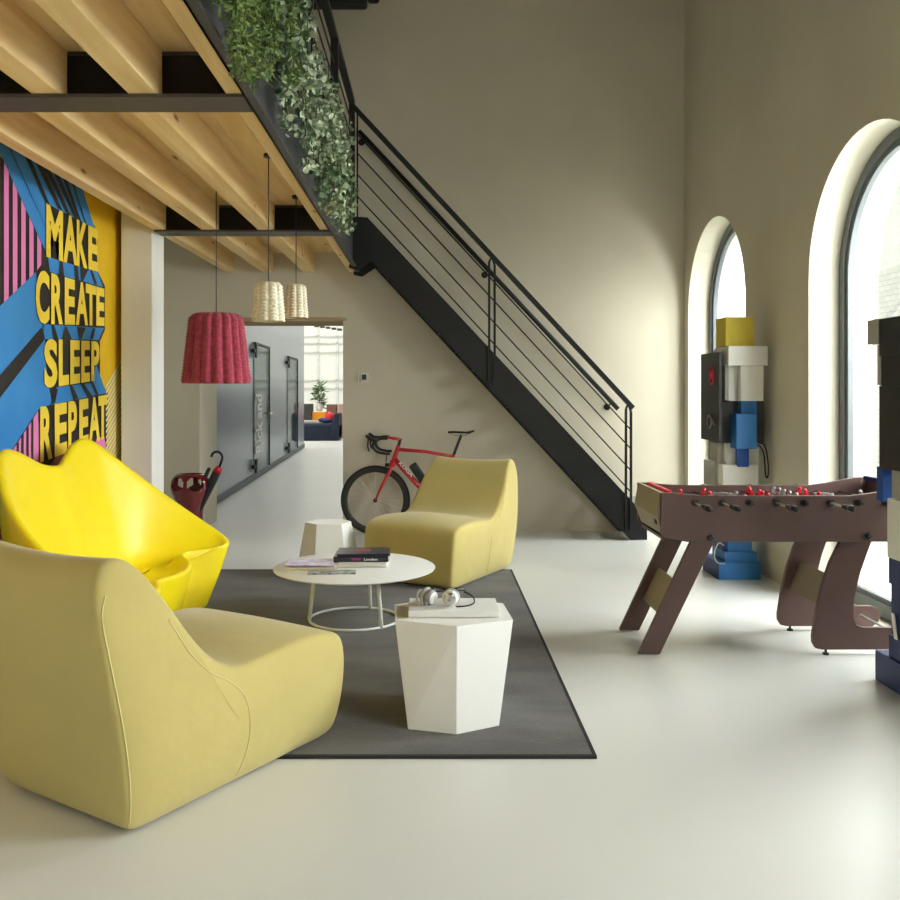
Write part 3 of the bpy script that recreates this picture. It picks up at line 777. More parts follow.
cup(Vector((-0.002, 4.20, zh+0.038)), Matrix.Rotation(0.9, 4, 'Z') @ Matrix.Rotation(0.2, 4, 'X'), 'ear_cup', M['silver'], M['white'])
for r_, nm, m_ in ((0.006, 'headband', M['black']),):
    mb = MB()
    pts = catmull([(0.02,4.20,zh+0.07),(0.0,4.24,zh+0.062),(0.01,4.31,zh+0.045),(0.07,4.345,zh+0.035),(0.14,4.33,zh+0.045),(0.165,4.26,zh+0.06),(0.12,4.20,zh+0.07)], 6)
    mb.tube(pts, 0.0085, 8); mb.build(nm, m_, hp, smooth=True)
mb = MB()
for k in range(3):
    x = -0.052+0.018*k
    mb.tube(catmull([(x, 4.17, zh+0.006), (x-0.008, 4.185, zh+0.045), (x+0.004, 4.215, zh+0.064), (x+0.02, 4.25, zh+0.05), (x+0.025, 4.27, zh+0.008)], 5), 0.0055, 6)
mb.build('coiled_cable', M['block_grey'], hp, smooth=True)
mb = MB(); mb.tube(catmull([(0.16,4.25,zh+0.05),(0.20,4.22,zh+0.035),(0.205,4.19,zh+0.012),(0.17,4.16,zh+0.005),(0.12,4.15,zh+0.004)], 6), 0.0035, 6); mb.build('cord', M['black'], hp, smooth=True)

# ------------------------------------------------------------------ pendant lamps
def pendant(name, X, Y, ztop, zbot, rt, rb, ribs, material, label, zc):
    t = thing(name, (X, Y, zbot), label, 'pendant lamp')
    nz, per = 44, 10
    nt_ = ribs*per
    rows_o, rows_i = [], []
    for i in range(nz+1):
        f = i/nz; z = zbot+(ztop-zbot)*f
        r = rb+(rt-rb)*(f**0.9)
        edge = 1.0
        if f > 0.90: edge = 1-0.22*((f-0.90)/0.10)**2
        if f < 0.06: edge = 1-0.05*((0.06-f)/0.06)**2
        ro, ri = [], []
        for k in range(nt_):
            a = 2*PI*k/nt_; ph = (k % per)/per
            rib = abs(math.sin(PI*ph))**0.7
            side = 1 if ph < 0.5 else -1
            stitch = math.sin(2*PI*(f*(ztop-zbot)/0.021)+ (3.4*abs(ph-0.5)*2))
            rr = r*edge*(1-0.14+0.14*rib) + 0.0045*stitch*rib*(r/0.2+0.35)
            ro.append((X+rr*math.cos(a), Y+rr*math.sin(a), z)); 
            ri.append((X+(r*edge*0.90)*math.cos(a), Y+(r*edge*0.90)*math.sin(a), z))
        rows_o.append(ro); rows_i.append(ri)
    topc = [(X+0.03*math.cos(2*PI*k/nt_), Y+0.03*math.sin(2*PI*k/nt_), ztop+0.004) for k in range(nt_)]
    mb = MB(); mb.grid(rows_i[::1][::-1]+rows_o+[topc], closeu=True)
    mb.build('lamp_shade', material, t, smooth=True)
    mb = MB(); mb.tube([(X, Y, zc), (X, Y, ztop-0.005)], 0.0035, 6); mb.build('cord', M['black'], t)
    mb = MB(); mb.lathe([(0.022, -0.10), (0.022, -0.02), (0.008, -0.0)], (X, Y, ztop), 16); mb.build('socket', M['black'], t, auto=40)
    mb = MB(); mb.lathe([(0.03, -0.02), (0.03, 0)], (X, Y, zc), 16); mb.build('ceiling_rose', M['black'], t)
    return t
M['knit_pink'] = mat('knit_pink', (172,70,88), 0.95, var=0.25, scale=40, bump=0.6, bscale=140, spec=0.1, sheen=0.3)
M['knit_cream'] = mat('knit_cream', (238,230,204), 0.95, var=0.12, scale=50, bump=0.6, bscale=160, spec=0.1, sheen=0.2)
pendant('pendant_lamp', -1.47, 6.19, 1.995, 1.515, 0.183, 0.238, 17, M['knit_pink'], 'large raspberry pink knitted pendant lamp', 2.899)
pendant('pendant_lamp', -0.978, 5.45, 2.12, 1.885, 0.082, 0.103, 9, M['knit_cream'], 'cream knitted pendant lamp next to the pink one, larger in view', 2.899)
pendant('pendant_lamp', -0.985, 6.62, 2.245, 2.0, 0.074, 0.092, 9, M['knit_cream'], 'cream knitted pendant lamp on the side away from the pink one, smaller in view', 2.899)

# ------------------------------------------------------------------ hanging plants
def leaf_quad(mb, p, d, n, l, w, fold=0.25):
    s_ = d.cross(n).normalized()
    m0, m1 = p, p+d*l
    a1_, a2_ = p+d*l*0.28+s_*w*0.42+n*fold*w*0.4, p+d*l*0.66+s_*w*0.44+n*fold*w*0.4
    b1_, b2_ = p+d*l*0.28-s_*w*0.42+n*fold*w*0.4, p+d*l*0.66-s_*w*0.44+n*fold*w*0.4
    v = mb.verts([m0, a1_, a2_, m1, b2_, b1_])
    mb.bm.faces.new((v[0], v[1], v[2], v[3])); mb.bm.faces.new((v[0], v[3], v[4], v[5]))
def rvec(): 
    return Vector((random.uniform(-1,1), random.uniform(-1,1), random.uniform(-1,1))).normalized()
def hanging(name, y0, y1, ztop, zlo, kind_, label, n_str):
    yc = (y0+y1)/2
    t = thing(name, (-0.66, yc, 3.2), label, 'plant', 'plants trailing over the mezzanine edge')
    fol, stm = MB(), MB()
    for s_ in range(n_str):
        y = y0+0.04+(y1-y0-0.08)*(s_+random.random())/n_str
        x = -0.655+random.uniform(-0.03, 0.08)
        zb = zlo+random.uniform(-0.06, 0.28)
        pts = []; px_, py_ = x, y
        n = 9
        for k in range(n):
            f = k/(n-1)
            pts.append(Vector((px_, py_, ztop+(zb-ztop)*f)))
            px_ += random.uniform(-0.02, 0.02); py_ += random.uniform(-0.02, 0.02); py_ = max(y0+0.035, min(y1-0.035, py_))
            px_ = max(-0.70, min(-0.54, px_))
        pts = [Vector((-0.69, y, ztop+0.02))]+pts
        stm.tube(pts, 0.003, 4)
        L_ = abs(ztop-zb)
        cnt = int(L_*(330 if kind_ == 'fern' else 105))
        for q in range(cnt):
            f = random.random()*(n-1); i = int(f); p = pts[i+1].lerp(pts[min(i+2, n)], f-i)
            d = rvec(); d.z = d.z*0.6-0.45; d.normalize()
            nn = rvec(); nn = (nn+Vector((0.3,-0.8,0.2))).normalized()
            if abs(nn.dot(d)) > 0.9: nn = Vector((1,0,0))
            if kind_ == 'fern': leaf_quad(fol, p+rvec()*0.012, d, nn, random.uniform(0.018, 0.04), random.uniform(0.007, 0.012))
            else: 
                l = random.uniform(0.02, 0.046); leaf_quad(fol, p+rvec()*0.028, d, nn, l, l*0.95)
    fo = fol.build('foliage', M['leaf_fern'] if kind_ == 'fern' else (M['leaf_ivy'] if kind_ == 'ivy' else M['leaf_dark']), t, weld=False, fixn=False)
    stm.build('stem', M['stem'], t, weld=False)
    mb = MB(); mb.box(-0.715, -0.61, y0+0.01, y1-0.01, 3.17, 3.26); mb.build('planter_trough', M['steel'], t)
    return t
segs = [(2.86,3.14,'fern',2.50,'bright green fern like plant trailing in fine fronds, nearest to the viewer'),
        (3.17,3.63,'fern',2.62,'bright green fern like plant between the nearest fern and the first ivy'),
        (3.66,4.10,'dark',2.72,'dark leaved ivy beside the two fine green ferns'),
        (4.13,4.62,'ivy',2.62,'pale speckled ivy hanging beside the dark ivy near the first steel beam'),
        (4.65,5.15,'ivy',2.60,'pale ivy with a thick curtain of round leaves midway along the edge'),
        (5.18,5.72,'dark',2.52,'darker ivy hanging low over the edge midway to the staircase'),
        (5.76,6.30,'ivy',2.45,'pale ivy whose tips hang lowest near the second steel beam'),
        (6.33,6.90,'dark',2.56,'last trailing ivy, closest to the head of the staircase')]
for y0, y1, kd, zl, lb in segs:
    hanging('hanging_ivy' if kd != 'fern' else 'hanging_fern', y0, y1, 3.30, zl+0.07, kd, lb, 13)

# ------------------------------------------------------------------ bicycle
BY = 9.12
bk_ = thing('bicycle', (0, BY, 0), 'red racing bicycle with black wheels leaning against the wall behind an olive chair', 'bicycle')
def B(px, py, dy=0.0):
    Y = BY+dy; return Vector(((px-CX)/F*Y, Y, H-(py-CY)/F*Y))
RW = 0.352
def wheel(xc):
    c = Vector((xc, BY, RW+0.002))
    mb = MB(); n = 64
    ringp = lambda r: [(c.x+r*math.cos(2*PI*k/n), BY, c.z+r*math.sin(2*PI*k/n)) for k in range(n)]
    mb.tube(ringp(RW-0.012), 0.0125, 8, closed=True); w = mb.build('wheel', M['rubber'], bk_, smooth=True)
    mb = MB(); rows = [[(c.x+r*math.cos(2*PI*k/n), BY+y, c.z+r*math.sin(2*PI*k/n)) for k in range(n)] for r, y in ((RW-0.02,-0.011),(RW-0.05,-0.011),(RW-0.07,0),(RW-0.05,0.011),(RW-0.02,0.011))]
    mb.grid(rows, closeu=True); mb.build('rim', M['carbon'], w, auto=40)
    mb = MB()
    for k in range(20):
        a = 2*PI*k/20; a2_ = a+(0.25 if k % 2 else -0.25)
        mb.tube([(c.x+0.02*math.cos(a2_), BY+(0.02 if k % 4 < 2 else -0.02), c.z+0.02*math.sin(a2_)), (c.x+(RW-0.065)*math.cos(a), BY, c.z+(RW-0.065)*math.sin(a))], 0.0024, 4)
    mb.build('spokes', M['spoke'], w)
    mb = MB(); mb.lathe([(0.012,-0.05),(0.012,-0.03),(0.022,-0.028),(0.014,-0.02),(0.014,0.02),(0.022,0.028),(0.012,0.03),(0.012,0.05)], (c.x, BY, c.z), 12, 'Y'); mb.build('hub', M['black'], w)
    return c
fc = wheel(-0.553); rc = wheel(0.530)
HT, HB = B(398.6,445.5), B(393,462.5)
ST = B(453.5, 455.5); BB = B(436.5, 503)
mb = MB()
mb.tube([HT, HB], [0.021,0.026], 12)
mb.tube([B(399,449.5), B(425,451.5), ST+Vector((0,0,-0.01))], [0.021,0.017,0.015], 12)
mb.tube([B(394.5,459), B(415,482), BB], [0.027,0.027,0.029], 12)
mb.tube([ST+Vector((0,0,0.01)), BB], [0.018,0.02], 12)
for s_ in (-1, 1):
    mb.tube([BB+Vector((0,s_*0.02,0)), BB+Vector((0.12,s_*0.04,-0.005)), rc+Vector((0,s_*0.055,0))], [0.013,0.012,0.009], 8)
    mb.tube([ST+Vector((0,s_*0.008,-0.03)), ST+Vector((0.08,s_*0.035,-0.12)), rc+Vector((0,s_*0.055,0))], [0.010,0.009,0.008], 8)
mb.tube([BB+Vector((0,-0.035,0)), BB+Vector((0,0.035,0))], 0.024, 12)
frame_ = mb.build('frame', M['red'], bk_, smooth=True)
me = text_mesh('KOGA', 0.03)
d_ = (BB-B(394.5,459)); ang = math.atan2(d_.z, d_.x)
mb = MB(); mb.mesh(me, Matrix.Translation(B(400.5,461.5)+Vector((0,-0.031,-0.0))) @ Matrix.Rotation(-ang, 4, 'Y') @ Matrix.Rotation(PI/2, 4, 'X') @ Matrix.Translation((0,-0.028,0)) @ Matrix.Diagonal((0.19,0.034,1,1))); mb.build('lettering', M['white'], frame_, weld=False)
mb = MB()
for s_ in (-1, 1):
    mb.tube([HB+Vector((-0.004,s_*0.018,-0.005)), HB+Vector((-0.028,s_*0.047,-0.08)), (HB+fc)/2+Vector((-0.003,s_*0.05,0)), fc+Vector((0.0,s_*0.052,0))], [0.018,0.019,0.015,0.009], 10)
mb.tube([HB+Vector((0,0,0.02)), HB+Vector((-0.006,0,-0.03))], 0.03, 12)
mb.ball(HB+Vector((-0.008,0,-0.02)), 0.034, 12)
mb.build('fork', M['red'], bk_, smooth=True)
mb = MB(); mb.tube([HT, B(400.5,438.5)], 0.016, 12); mb.build('head_spacers', M['black'], bk_)
mb = MB(); mb.tube([B(400.5,439.5), B(388.5,437.5)], [0.018,0.015], 10); mb.tube([B(388.5,437.5,-0.19), B(388.5,437.5,0.19)], 0.014, 10); mb.build('stem', M['red'], bk_, smooth=True)
mb = MB()
for s_ in (-1, 1):
    y = s_*0.20
    o_ = Vector((0, y, 0)); 
    hb = [B(388.5,437.5), B(381,437.8), B(375.5,441), B(374.5,446), B(378.5,450.5), B(386,452.2), B(391,452.2)]
    mb.tube([p+o_ for p in catmull(hb, 5)], 0.0135, 8)
hbar = mb.build('handlebar', M['black'], bk_, smooth=True)
for s_ in (-1, 1):
    o_ = Vector((0, s_*0.20, 0)); mb = MB()
    mb.tube([p+o_ for p in (B(380,438.5), B(373,438.5), B(368.5,435.5), B(367.5,434))], [0.016,0.02,0.018,0.012], 8)
    mb.tube([p+o_ for p in catmull([B(370,438), B(369,444), B(370.5,450)], 4)], [0.009]*9, 6)
    mb.build('brake_lever', M['black'], bk_, smooth=True)
mb = MB(); mb.tube([ST+Vector((0,0,0.0)), B(461.5,434.5)], 0.015, 10); mb.build('seatpost', M['carbon'], bk_, smooth=True)
mb = MB(); s0 = B(448,432.4)
prof = [(0.0,0.018,0.0),(0.05,0.02,0.003),(0.12,0.028,0.000),(0.18,0.05,-0.003),(0.22,0.066,0.002),(0.25,0.064,0.010),(0.265,0.045,0.014)]
rows = []
for dx, w, dz in prof:
    rows.append([(s0.x+dx, BY+w*math.cos(2*PI*k/12), s0.z+dz+(0.012 if math.sin(2*PI*k/12) > 0 else 0.010)*math.sin(2*PI*k/12)) for k in range(12)])
vv = mb.grid(rows, closeu=True); mb.bm.faces.new(vv[0]); mb.bm.faces.new(vv[-1][::-1])
sd = mb.build('saddle', M['black'], bk_, smooth=True)
mb = MB()
for s_ in (-1, 1): mb.tube([(s0.x+0.03, BY+s_*0.018, s0.z-0.012), (s0.x+0.07, BY+s_*0.02, s0.z-0.032), (s0.x+0.18, BY+s_*0.02, s0.z-0.030), (s0.x+0.235, BY+s_*0.025, s0.z-0.004)], 0.0035, 6)
mb.build('rail', M['chrome'], sd)
mb = MB(); mb.flat(B(412.0,464.0,-0.005), B(424.5,482,-0.005), 0.08, 0.085); bt = mb.build('bottle', M['block_black'], bk_, bevel=0.02, bseg=3)
mb = MB(); mb.flat(B(410,467,-0.03), B(422.5,482,-0.03), 0.012, 0.008); mb.flat(B(410,467,0.03), B(422.5,482,0.03), 0.012, 0.008); mb.build('bottle_cage', M['silver'], bk_)
mb = MB(); mb.lathe([(0.09,-0.004),(0.09,0.004)], (BB.x, BY-0.05, BB.z), 32, 'Y'); mb.tube([(BB.x, BY-0.06, BB.z), (BB.x+0.05, BY-0.07, BB.z-0.16)], 0.012, 8); mb.tube([(BB.x, BY+0.05, BB.z), (BB.x-0.05, BY+0.06, BB.z+0.16)], 0.012, 8)
mb.box(BB.x+0.01, BB.x+0.09, BY-0.14, BY-0.07, BB.z-0.175, BB.z-0.155); mb.build('crankset', M['carbon'], bk_)
mb = MB(); mb.tube([(BB.x, BY-0.05, BB.z+0.09), (rc.x, BY-0.05, rc.z+0.035)], 0.004, 5); mb.tube([(BB.x, BY-0.05, BB.z-0.09), (rc.x, BY-0.05, rc.z-0.06)], 0.004, 5); mb.lathe([(0.035,-0.06),(0.055,-0.035)], (rc.x, BY, rc.z), 24, 'Y'); mb.build('chain', M['silver'], bk_)
mb = MB(); mb.tube([B(386,462,-0.035), B(386.5,455,-0.035)], 0.006, 6); mb.tube([B(385,465), B(389,465)], 0.02, 8); mb.build('brake', M['black'], bk_)

# ------------------------------------------------------------------ umbrella stand + umbrella
UX, UY = -2.37, 8.92
us = thing('umbrella_stand', (UX, UY, 0), 'glossy dark red umbrella stand with oval cut-outs behind the yellow sofa', 'umbrella stand')
def upx(px): return (px-CX)/F*UY
def upz(py): return H-(py-CY)/F*UY
rimr = 0.20
nseg = 72
prof = [(0.12,0.0),(0.14,0.02),(0.12,0.15),(0.125,0.28),(0.16,0.39),(0.188,0.46),(0.198,0.52),(0.190,0.575),(0.165,0.615),(0.14,0.635),(0.125,0.64)]
def cut(a, z):
    for ac in (math.radians(-126), math.radians(-66), math.radians(52), math.radians(120)):
        da = (a-ac+PI) % (2*PI)-PI
        if (da/0.46)**2+((z-0.548)/0.066)**2 < 1: return True
    return False
mb = MB(); pr = catmull([(r, z, 0) for r, z in prof], 6)
for sgn_, off in ((1, 0.0), (1, -0.012)):
    rows = [[(UX+(p.x+off)*math.cos(2*PI*k/nseg*1.0), UY+(p.x+off)*0.8*math.sin(2*PI*k/nseg), max(0, p.y)) for k in range(nseg)] for p in pr]
    vv = [mb.verts(r) for r in rows]
    for i in range(len(rows)-1):
        for k in range(nseg):
            a = 2*PI*(k+0.5)/nseg; z = (pr[i].y+pr[i+1].y)/2
            if a > PI: a -= 2*PI
            if cut(a, z): continue
            mb.bm.faces.new((vv[i][k], vv[i][(k+1) % nseg], vv[i+1][(k+1) % nseg], vv[i+1][k]))
    if off == 0: mb.bm.faces.new(vv[0][::-1])
mb.build('body', M['maroon'], us, smooth=True, fixn=False)
um = thing('umbrella', (UX+0.15, UY, 0.05), 'folded dark umbrella with black crook handle and red band standing in the red stand', 'umbrella')
u0, u1 = Vector((UX-0.02, UY-0.02, 0.05)), Vector((upx(215), UY-0.05, upz(478)))
u2 = Vector((upx(220), UY-0.06, upz(468)))
mb = MB(); mb.tube([u0, u0.lerp(u1, 0.5), u1, u1.lerp(u2, 0.7), u2], [0.01, 0.03, 0.042, 0.04, 0.02], 12); mb.build('canopy', M['block_black'], um, smooth=True)
mb = MB(); mb.tube([u1.lerp(u2, 0.65), u2+Vector((0.01,0,0.015))], [0.043, 0.03], 12); mb.build('band', M['red_plastic'], um, smooth=True)
hk = [u2, Vector((upx(222.5), UY-0.06, upz(462))), Vector((upx(223.7), UY-0.06, upz(456.5))), Vector((upx(221.5), UY-0.06, upz(452.5))), Vector((upx(217.5), UY-0.06, upz(451.3))), Vector((upx(214), UY-0.06, upz(453.3))), Vector((upx(212.8), UY-0.06, upz(456.5)))]
mb = MB(); mb.tube(catmull(hk, 5), 0.0125, 8); mb.build('handle', M['black'], um, smooth=True)
um2 = thing('umbrella', (UX+0.08, UY+0.04, 0.05), 'shorter black folded umbrella beside the hooked one in the red stand', 'umbrella')
mb = MB(); mb.tube([Vector((UX+0.0, UY+0.03, 0.05)), Vector((upx(205), UY-0.02, upz(478))), Vector((upx(209), UY-0.02, upz(469.5)))], [0.008, 0.022, 0.018], 10); mb.build('canopy', M['block_black'], um2, smooth=True)
mb = MB(); mb.ball((upx(209.3), UY-0.02, upz(469)), 0.02, 10); mb.build('knob', M['black'], um2, smooth=True)

# ------------------------------------------------------------------ foosball table
FX0, FX1, FY0, FY1 = 1.275, 2.70, 4.965, 5.54
ft = thing('foosball_table', (1.98, 5.28, 0), 'dark brown foosball table with splayed plank legs and curved hooked legs', 'table')
def side_prof():
    top_ = [(FX0, 0.902), (FX0+0.07, 0.902), (FX0+0.14, 0.894), (FX0+0.22, 0.888), (FX0+0.32, 0.886), (FX1-0.38, 0.886), (FX1-0.27, 0.900), (FX1-0.18, 0.918), (FX1-0.08, 0.935), (FX1, 0.935)]
    b = [(FX1, 0.66), (FX1-0.10, 0.632), (FX0+0.14, 0.632), (FX0+0.02, 0.655), (FX0, 0.67)]
    return top_+b
for y0, y1 in ((FY0, FY0+0.022), (FY1-0.022, FY1)):
    mb = MB(); mb.prism_y(side_prof(), y0, y1); mb.build('side_panel', M['brown'], ft, bevel=0.002)
mb = MB(); mb.prism_y([(FX0+0.02,0.665),(FX0-0.022,0.77),(FX0+0.0,0.902),(FX0+0.02,0.902),(FX0+0.02,0.67)], FY0+0.023, FY1-0.0225); mb.build('end_panel', M['endboard'], ft)
mb = MB(); mb.box(FX1-0.022, FX1-0.0005, FY0+0.023, FY1-0.0225, 0.66, 0.93); mb.build('end_panel', M['brown'], ft)
mb = MB(); mb.prism_y([(FX0-0.010,0.722),(FX0-0.0135,0.745),(FX0-0.019,0.745),(FX0-0.0165,0.722)], FY0+0.05, FY0+0.09); mb.build('ball_slot', M['black'], ft)
mb = MB(); mb.box(FX0+0.021, FX1-0.023, FY0+0.023, FY1-0.023, 0.76, 0.775); mb.build('playfield', M['pitch'], ft)
mb = MB(); mb.box(FX0+0.021, FX1-0.023, FY0+0.023, FY1-0.023, 0.635, 0.65); mb.build('bottom_board', M['brown'], ft)
mb = MB(); mb.flat((FX0+0.06, FY0+0.06, 0.896), (FX0+0.06, FY1-0.06, 0.896), 0.03, 0.03, side=(1,0,0)); mb.build('score_counter', M['red_plastic'], ft, bevel=0.006, label='red score counter')
mb = MB(); mb.flat((FX1-0.05, FY0+0.08, 0.935), (FX1-0.05, FY1-0.06, 0.935), 0.03, 0.03, side=(1,0,0)); mb.build('score_counter', M['navy'], ft, bevel=0.006, label='blue score counter')
counts = [1, 2, 3, 5, 5, 3, 2, 1]; near = [1, 1, 0, 1, 0, 1, 0, 0]
def player_mb(mb, x, y, z, ang):
    L = Matrix.Translation((x, y, z)) @ Matrix.Rotation(ang, 4, 'Y')
    mb.box(-0.010, 0.010, -0.013, 0.013, -0.030, 0.022, L)
    mb.box(-0.007, 0.007, -0.010, 0.010, -0.065, -0.030, L); mb.box(-0.006, 0.014, -0.011, 0.011, -0.074, -0.062, L)
    b = MB(); b.ball((0,0,0.034), 0.0125, 8); b.bm.transform(L)
    me = bpy.data.meshes.new('tmp'); b.bm.to_mesh(me); b.bm.free(); mb.mesh(me, Matrix()); bpy.data.meshes.remove(me)
    mb.box(-0.006, 0.006, -0.022, 0.022, 0.000, 0.014, L)
for k in range(8):
    x = 1.46+0.15*k; z = 0.848
    nr_ = near[k]; sl = random.uniform(-0.03, 0.03)
    ya = FY0-0.20+0.02 if nr_ else FY0-0.045; yb = FY1+0.045 if nr_ else FY1+0.20
    mb = MB(); mb.tube([(x, ya, z), (x, yb, z)], 0.0065, 8); rod = mb.build('rod', M['chrome'], ft, smooth=True)
    if nr_:
        mb = MB(); mb.lathe([(0.008,-0.33),(0.015,-0.325),(0.0175,-0.30),(0.015,-0.26),(0.013,-0.225),(0.012,-0.215)], (x, FY0+0.06, z), 14, 'Y'); mb.build('handle', M['black'], rod, auto=40)
        mb = MB(); mb.lathe([(0.0178,-0.300),(0.0185,-0.297),(0.0185,-0.294),(0.0178,-0.291)], (x, FY0+0.06, z), 14, 'Y'); mb.build('handle_ring', M['silver'], rod)
    else:
        mb = MB(); mb.lathe([(0.012,0.225),(0.013,0.24),(0.015,0.27),(0.0175,0.31),(0.015,0.335),(0.008,0.34)], (x, FY1-0.06, z), 14, 'Y'); mb.build('handle', M['black'], rod, auto=40)
        mb = MB(); mb.lathe([(0.011,-0.05),(0.011,-0.02)], (x, FY0, z), 10, 'Y'); mb.build('rod_cap', M['black'], rod)
    mb = MB(); mb.lathe([(0.019,-0.012),(0.019,0.0)], (x, FY0, z), 14, 'Y'); mb.lathe([(0.019,0.0),(0.019,0.012)], (x, FY1, z), 14, 'Y'); mb.build('bearing', M['black'], rod)
    n = counts[k]
    for j in range(n):
        y = FY0+0.022+(FY1-FY0-0.044)*(j+1)/(n+1)+sl
        mb = MB(); player_mb(mb, x, y, z, random.uniform(-0.5, 0.5)+ (1.2 if k in (2,6) else 0)); mb.build('player', M['red_plastic'] if nr_ else M['silver'], rod, weld=False)
# plank legs
for y0, y1 in ((FY0+0.0, FY0+0.045), (FY1-0.045, FY1)):
    q = -0.012 if y0 < 5.3 else 0
    yy0, yy1 = (y0+0.023, y1+0.01) if y0 < 5.3 else (y0-0.01, y1-0.023)
    mb = MB(); mb.prism_y([(1.155,0.005),(1.275,0.005),(1.585,0.648),(1.455,0.648)], yy0, yy1); mb.build('leg', M['brown'], ft, bevel=0.003)
mb = MB()
def along(t): return 1.215+(1.52-1.215)*t, 0.643*t
xa, za = along(0.30); xb, zb = along(0.60)
mb.flat((xa, (FY0+FY1)/2, za), (xb, (FY0+FY1)/2, zb), FY1-FY0-0.13, 0.025); mb.build('cross_panel', M['endboard'], ft)
# hooked legs
hp_ = [(842,540),(830,563),(822,587),(817,610),(812.7,636),(813,643),(816,648.5),(823,651.5),(860,652),(905,652),(917,651),(923,645),(926,637),(923,631),(916,627.5),(863,627.5),(857,625),(853.5,618),(854,599),(861,571),(871,540)]
def hpt(px, py): return ((px-430)/180.4, H-(py-390)/180.4)
hq = [hpt(*p) for p in hp_]
hq[0] = (hq[0][0], 0.648); hq[-1] = (hq[-1][0]+0.01, 0.648)
hq = [(x, max(0.03, z-0.0)) for x, z in hq]
for yy0, yy1 in ((FY0+0.023, FY0+0.055), (FY1-0.055, FY1-0.023)):
    mb = MB(); mb.prism_y(hq, yy0, yy1); lg = mb.build('leg', M['brown'], ft, bevel=0.003)
    for x in (2.20, 2.66):
        mb = MB(); mb.lathe([(0.018,0.0),(0.018,0.01),(0.007,0.014),(0.007,0.032)], (x, (yy0+yy1)/2, 0), 12); mb.build('levelling_foot', M['black'], lg)
mb = MB(); mb.flat((2.27, (FY0+FY1)/2, 0.42), (2.20, (FY0+FY1)/2, 0.25), FY1-FY0-0.112, 0.025); mb.build('cross_panel', M['endboard'], ft)
mb = MB(); mb.tube([(2.62, FY0+0.06, 0.10), (2.62, FY1-0.06, 0.10)], 0.008, 8); mb.build('tie_rod', M['silver'], ft)
for x, z in ((1.545, 0.655), (2.415, 0.665)):
    mb = MB(); mb.lathe([(0.001,-0.022),(0.014,-0.02),(0.018,-0.012),(0.015,-0.001)], (x, FY0, z), 14, 'Y', caps=False); mb.build('bolt_knob', M['black'], ft)

# ------------------------------------------------------------------ block towers
def BX(px, Y): return (px-CX)/F*Y
def BZ(py, Y): return H-(py-CY)/F*Y
def tower(name, label, boxes, loc, extra=None):
    t = thing(name, loc, label, 'sculpture')
    for nm, (x0, x1, y0, y1, z0, z1), m_ in boxes:
        mb = MB(); mb.box(x0, x1, y0, y1, z0, z1); mb.build(nm, M[m_], t, bevel=0.003)
    return t
def fb(px0, px1, py0, py1, Y, depth, m_, nm='block'):
    return (nm, (BX(px0, Y), BX(px1, Y), Y, Y+depth, max(0.0, BZ(py1, Y)), BZ(py0, Y)), m_)
bx = [
 ('base_block', (BX(719,6.97), BX(761,6.97), 6.97, 7.38, 0.0, BZ(563,6.97)), 'blue'),
 ('base_block', (BX(719,6.97)-0.004, BX(719,6.97)-0.0005, 6.975, 7.375, 0.0, BZ(563,6.97)-0.004), 'navy'),
 fb(725.5,757,552.2,563,7.0,0.33,'blue'),
 fb(728,752,528,552,7.03,0.30,'blue'),
 fb(722.5,728,534,551,7.05,0.25,'navy'),
 fb(724,757,500,528,7.02,0.32,'block_white'),
 fb(728,752,485,500,7.05,0.25,'blue'),
 fb(723,758.5,465,485,7.0,0.30,'block_white'),
 fb(749,759,448,465,7.06,0.25,'block_white'),
 fb(726,737,443,465,7.06,0.24,'block_white'),
 fb(717.5,726,443,485,7.12,0.20,'block_grey'),
 fb(710.5,717.5,461,486,7.16,0.18,'block_grey'),
 fb(738,749,448,467,6.98,0.06,'royal'),
 fb(736.5,757,414,449,6.90,0.145,'blue'),
 fb(741,757,401,414,6.97,0.08,'blue'),
 fb(735.5,764,401,443,7.05,0.30,'block_dark'),
 fb(720,735.5,401,443,7.05,0.30,'block_dark'),
 fb(740.5,763.5,365,401,6.93,0.25,'block_white'),
 fb(728.5,740.4,365,401,7.0,0.25,'block_white'),
 fb(738,740.4,374,400,6.985,0.014,'block_dark'),
 fb(728.5,768,346,365.5,6.88,0.34,'block_white'),
 fb(725.5,754,317,346,6.95,0.24,'block_yellow'),
 fb(725,728.4,349,400,6.98,0.30,'block_grey'),
]
bx.append(('black_slab', (2.215, 2.238, 6.90, 7.36, BZ(442,6.9), BZ(352,6.9)), 'block_black'))
tw = tower('block_sculpture', 'tower sculpture of stacked blue, white and black blocks with a yellow cube on top', bx, (2.4, 7.1, 0))
mb = MB(); mb.tube([(2.2135, 7.07+0.05*math.cos(2*PI*k/20), 1.585+0.07*math.sin(2*PI*k/20)) for k in range(20)], 0.006, 6, closed=True); mb.lathe([(0.03,0.0),(0.035,0.006)], (2.2085, 7.07, 1.585), 16, 'X'); mb.build('dial', M['red_plastic'], tw, label='red round dial on the black slab')
mb = MB(); mb.tube([(2.21, 7.12+0.05*math.cos(2*PI*k/20), 1.22+0.05*math.sin(2*PI*k/20)) for k in range(20)], 0.007, 6, closed=True); mb.tube([(2.21,7.05,1.24),(2.208,7.0,1.2)], 0.01, 6); mb.build('ring_knob', M['silver'], tw)
mb = MB(); Yc = 6.9
